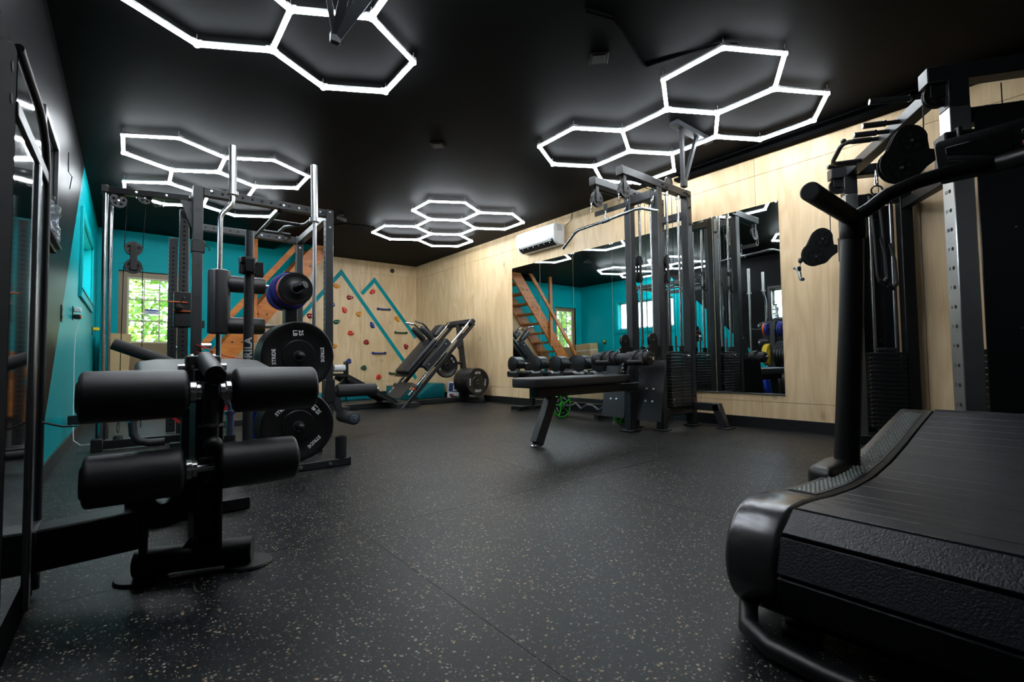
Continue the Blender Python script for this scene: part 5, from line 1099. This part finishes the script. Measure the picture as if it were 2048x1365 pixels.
# underside: rear bumper tube and levelling feet
MB().tube([(1.37,.575,.13),(1.31,.592,.09),(1.235,.592,.05),(1.165,.56,.030),(1.122,.49,.026),(1.108,.38,.026),(1.108,.0,.026),(1.122,-.10,.026),(1.165,-.16,.030),(1.235,-.185,.05),(1.31,-.185,.09),(1.37,-.175,.13)], .022, 16).build('rear_bumper', PLA, tm_)
for x_, yy in ((1.29,.49),(1.29,-.09),(2.75,.47),(2.75,-.07)):
    MB().lathe([(.002,0),(.042,0),(.044,.008),(.036,.020),(.012,.024),(.012,.10)], (x_,yy,0), (0,0,1), 24).build('leveling_foot', RUB, tm_)
    MB().cyl((x_,yy,.03),(x_,yy,.13), .010, 12).build('foot_stud', ZINC, tm_)
MB().bb(1.30, 2.80, .42, .49, .10, .15).build('frame_rail', BLK, tm_, .004); MB().bb(1.30, 2.80, -.09, -.02, .10, .15).build('frame_rail', BLK, tm_, .004)

# ================================================================ RIGHT: cable crossover machine, turned to the room
FA = math.atan2(.578, .816)
ft = thing('cable_crossover_machine', 'tall black functional trainer with steel columns and pull-up grips', 'gym machine', (3.880, .826, 0), FA)
HSP = .675
def fpart(mb, name, m, bev=0, seg=1, **k): return mb.build(name, m, ft, bev, seg, world=False, **k)
WFT = WMAT[ft]
for s_ in (1, -1):
    xx = s_*HSP
    up_ = fpart(MB().bb(xx-.048, xx+.048, -.045, .045, .07, 1.95), 'steel_column', mat('stainless column', (.55,.57,.58), .34, 1, noise=.22, nscale=5), .004)
    for i in range(14):
        put(text_mesh(str(i+1), .026, .0004, m=LETD), 'numeral', up_, frame((xx+.018, .0457, .42+i*.10), (-1,0,0), (0,0,1)))
        MB().lathe([(.010,0),(.010,.001)], (xx-.012,.045,.42+i*.10), (0,1,0), 12).build('bore', HOLE, up_, world=False)
    fpart(MB().bb(xx-.045, xx+.045, -.045, .045, 1.95, 2.09), 'column_cap', CHAR, .004)
    fpart(MB().bb(xx-.045, xx+.045, -.42, .13, 2.09, 2.175), 'top_tube', CHAR, .004)
    fpart(MB().bb(xx-.043, xx+.043, .128, .1315, 2.092, 2.173), 'end_cap', CHAR, .001)
    fpart(MB().bb(xx-.04, xx+.04, -.40, -.32, .07, 2.09), 'rear_column', BLK, .004)
    fpart(MB().bb(xx-.06, xx+.06, -.42, .14, .003, .07), 'base_tube', BLK, .005)
    # shroud
    xs = xx+s_*.055 if s_ < 0 else xx+.06
    fpart(MB().bb(xs-.004, xs+.004, -.315, -.05, .08, 1.86), 'shroud_panel', mat('black shroud', (.007,.008,.010), .28, noise=.08), .002)
    for z in (.3,.8,1.3,1.75): put(bolt_me, 'bolt', ft, Matrix.Translation((xs-.004,-.19,z)) @ Vector((-1,0,0)).to_track_quat('Z','Y').to_matrix().to_4x4() @ Matrix.Scale(.4, 4))
    # stack and rods
    for yy in (-.13, -.27): fpart(MB().cyl((xx,yy,.10),(xx,yy,1.95), .0125, 14), 'guide_rod', CHR)
    for i in range(18): fpart(MB().bb(xx-.05, xx+.045, -.315, -.07, .12+i*.0325, .149+i*.0325), 'stack_plate', BLK, .003)
    fpart(MB().bb(xx-.035, xx+.035, -.27, -.13, .71, .735), 'stack_top', CHAR, .003)
    fpart(MB().cyl((xx,-.2,.735),(xx,-.2,2.06), .003, 6), 'cable', PLA)
    fpart(MB().bb(xx-.035, xx+.035, -.32, -.042, 1.86, 1.94), 'side_rail', BLK, .004)
    # top pulley
    pulley(ft, WFT @ Vector((xx, .075, 2.035)), WFT.to_3x3() @ Vector((1,0,0)), .062, .026)
    fpart(MB().bb(xx-.022, xx-.017, .04, .11, 2.02, 2.095).bb(xx+.017, xx+.022, .04, .11, 2.02, 2.095), 'pulley_bracket', BLK, .003)
    # heart shaped swivel carriage
    zc = 1.53 if s_ > 0 else 1.72
    fpart(MB().cyl((xx,.135,2.0),(xx,.14,zc+.1), .0035, 6), 'cable', PLA)
    fpart(MB().bb(xx-.055, xx+.055, -.06, .075, zc-.10, zc+.10), 'carriage', BLK, .008)
    fpart(MB().tube([(xx-.06,.03,zc+.10),(xx-.085,.03,zc+.10),(xx-.085,.03,zc-.08),(xx-.06,.03,zc-.08)], .009, 10), 'carriage_handle', BLK)
    hp = []
    for a in range(-30, 211, 15): hp.append((.205+.085*math.cos(R(a)), zc+.085+.085*math.sin(R(a))))
    for a in range(100, 331, 15): hp.append((.255+.09*math.cos(R(a)), zc-.055+.09*math.sin(R(a))))
    hp = [(.10,zc-.03),(.10,zc+.03),(.125,zc+.035),(.13,zc+.085)] + [(.205-.078*math.cos(R(a)), zc+.09+.085*math.sin(R(a))) for a in range(15, 151, 15)] + [(.262+.088*math.cos(R(a)), zc-.03+.095*math.sin(R(a))) for a in range(55, -111, -15)] + [(.18,zc-.105),(.14,zc-.06)]
    for dx in (-.019, .015): fpart(MB().prism_x(hp, xx+dx, xx+dx+.004), 'swivel_plate', BLK, .001)
    for cy_, cz_ in ((.205, zc+.085), (.255, zc-.055)): pulley(ft, WFT @ Vector((xx,cy_,cz_)), WFT.to_3x3() @ Vector((1,0,0)), .062, .044)
# lateral beams
fpart(MB().bb(-HSP+.045, HSP-.045, -.05, .03, 2.095, 2.17), 'pull_up_beam', CHAR, .005)
fpart(MB().bb(-HSP+.04, HSP-.04, -.40, -.33, .01, .075), 'rear_base', BLK, .005); fpart(MB().bb(-HSP+.04, HSP-.04, -.39, -.33, 1.80, 1.87), 'rear_crossbar', BLK, .005)
# pull-up grips
for x_, z0, l_, tilt in ((.44,2.12,.19,-.01), (-.06,2.13,.19,0), (-.19,2.13,.19,0), (-.49,2.13,.26,.02)):
    o = fpart(MB().tube([(x_,.03,z0),(x_,.10,z0),(x_+tilt,.03+l_,z0+tilt)], .0135, 14), 'grip_bar', CHAR)
    MB().cyl((x_,.11,z0),(x_+tilt,.03+l_,z0+tilt), .0175, 16).build('foam_grip', FOAM, o, world=False); MB().lathe([(.018,0),(.016,.005),(.002,.006)], (x_+tilt,.03+l_,z0+tilt), (0,1,0), 16).build('grip_end', CHR, o, world=False); MB().cyl((x_,.10,z0),(x_,.111,z0), .0195, 16).build('grip_ring', CHR, o, world=False)
o = fpart(MB().tube([(.09,.03,2.15),(.09,.20,2.15),(.11,.225,2.15),(.14,.235,2.14),(.27,.235,2.10),(.31,.225,2.095),(.35,.19,2.10),(.36,.03,2.11)], .0145, 14), 'loop_grip', CHAR)
MB().cyl((.09,.07,2.15),(.09,.18,2.15), .018, 16).build('foam_grip', FOAM, o, world=False); MB().sphere((.105,.226,2.165), .018).build('corner_knob', PLA, o, world=False)
# hanging strap trainer and chrome curl handle
t = thing('suspension_straps', 'black webbing straps hanging on silver rings from the pull-up beam', 'straps', WFT @ Vector((.36,-.12,1.0)), FA)
MB().tube([(0,.06,1.03),(.012,.06,.98),(.02,.06,.93),(0,.06,.91),(-.02,.06,.93),(-.012,.06,.98),(0,.06,1.03)], .005, 8).build('carabiner', CHR, t, world=False)
MB().lathe([(.030,-.005),(.040,-.005),(.040,.005),(.030,.005)], (0,.06,.875), (1,0,0), 24, closed=True).build('ring', CHR, t, world=False)
MB().bb(-.002, .002, .045, .075, 1.03, 1.07).build('hanger_loop', FOAM, t, world=False)
for y_, z0 in ((.035,.16), (.09,.20)):
    MB().tube([(0,y_+.02,.84),(0,y_,.60),(0,y_-.01,z0+.06),(0,y_-.02,z0+.02),(0,y_-.045,z0),(0,y_-.07,z0+.03),(0,y_-.065,z0+.20),(0,y_-.04,z0+.32)], .010, 8).build('webbing', FOAM, t, world=False)
    MB().tube([(0,y_-.07,z0+.03),(0,y_-.045,z0),(0,y_-.02,z0+.02)], .017, 10).build('foot_loop', RUB, t, world=False)
zc = 1.53
t = thing('curl_bar_attachment', 'short wavy chrome curl handle clipped to the far steel column', 'handle', WFT @ Vector((HSP,.36,zc-.16)), FA)
MB().sphere((0,-.0,.085), .018, 14, 8, (1,1,1.3)).build('cable_ball', RUB, t, world=False); MB().cyl((0,0,.075),(0,.012,.02), .005, 10).build('clip', CHR, t, world=False)
MB().bb(-.012, .012, .0, .024, .0, .035).build('swivel_block', PLA, t, world=False)
MB().tube([(.16,.0,.05),(.11,-.005,.045),(.07,0,.02),(.035,.01,.0),(0,.015,-.005),(-.035,.02,-.02),(-.07,.025,-.07),(-.11,.03,-.085),(-.15,.03,-.09)], .0135, 14).build('wavy_bar', CHR, t, world=False)
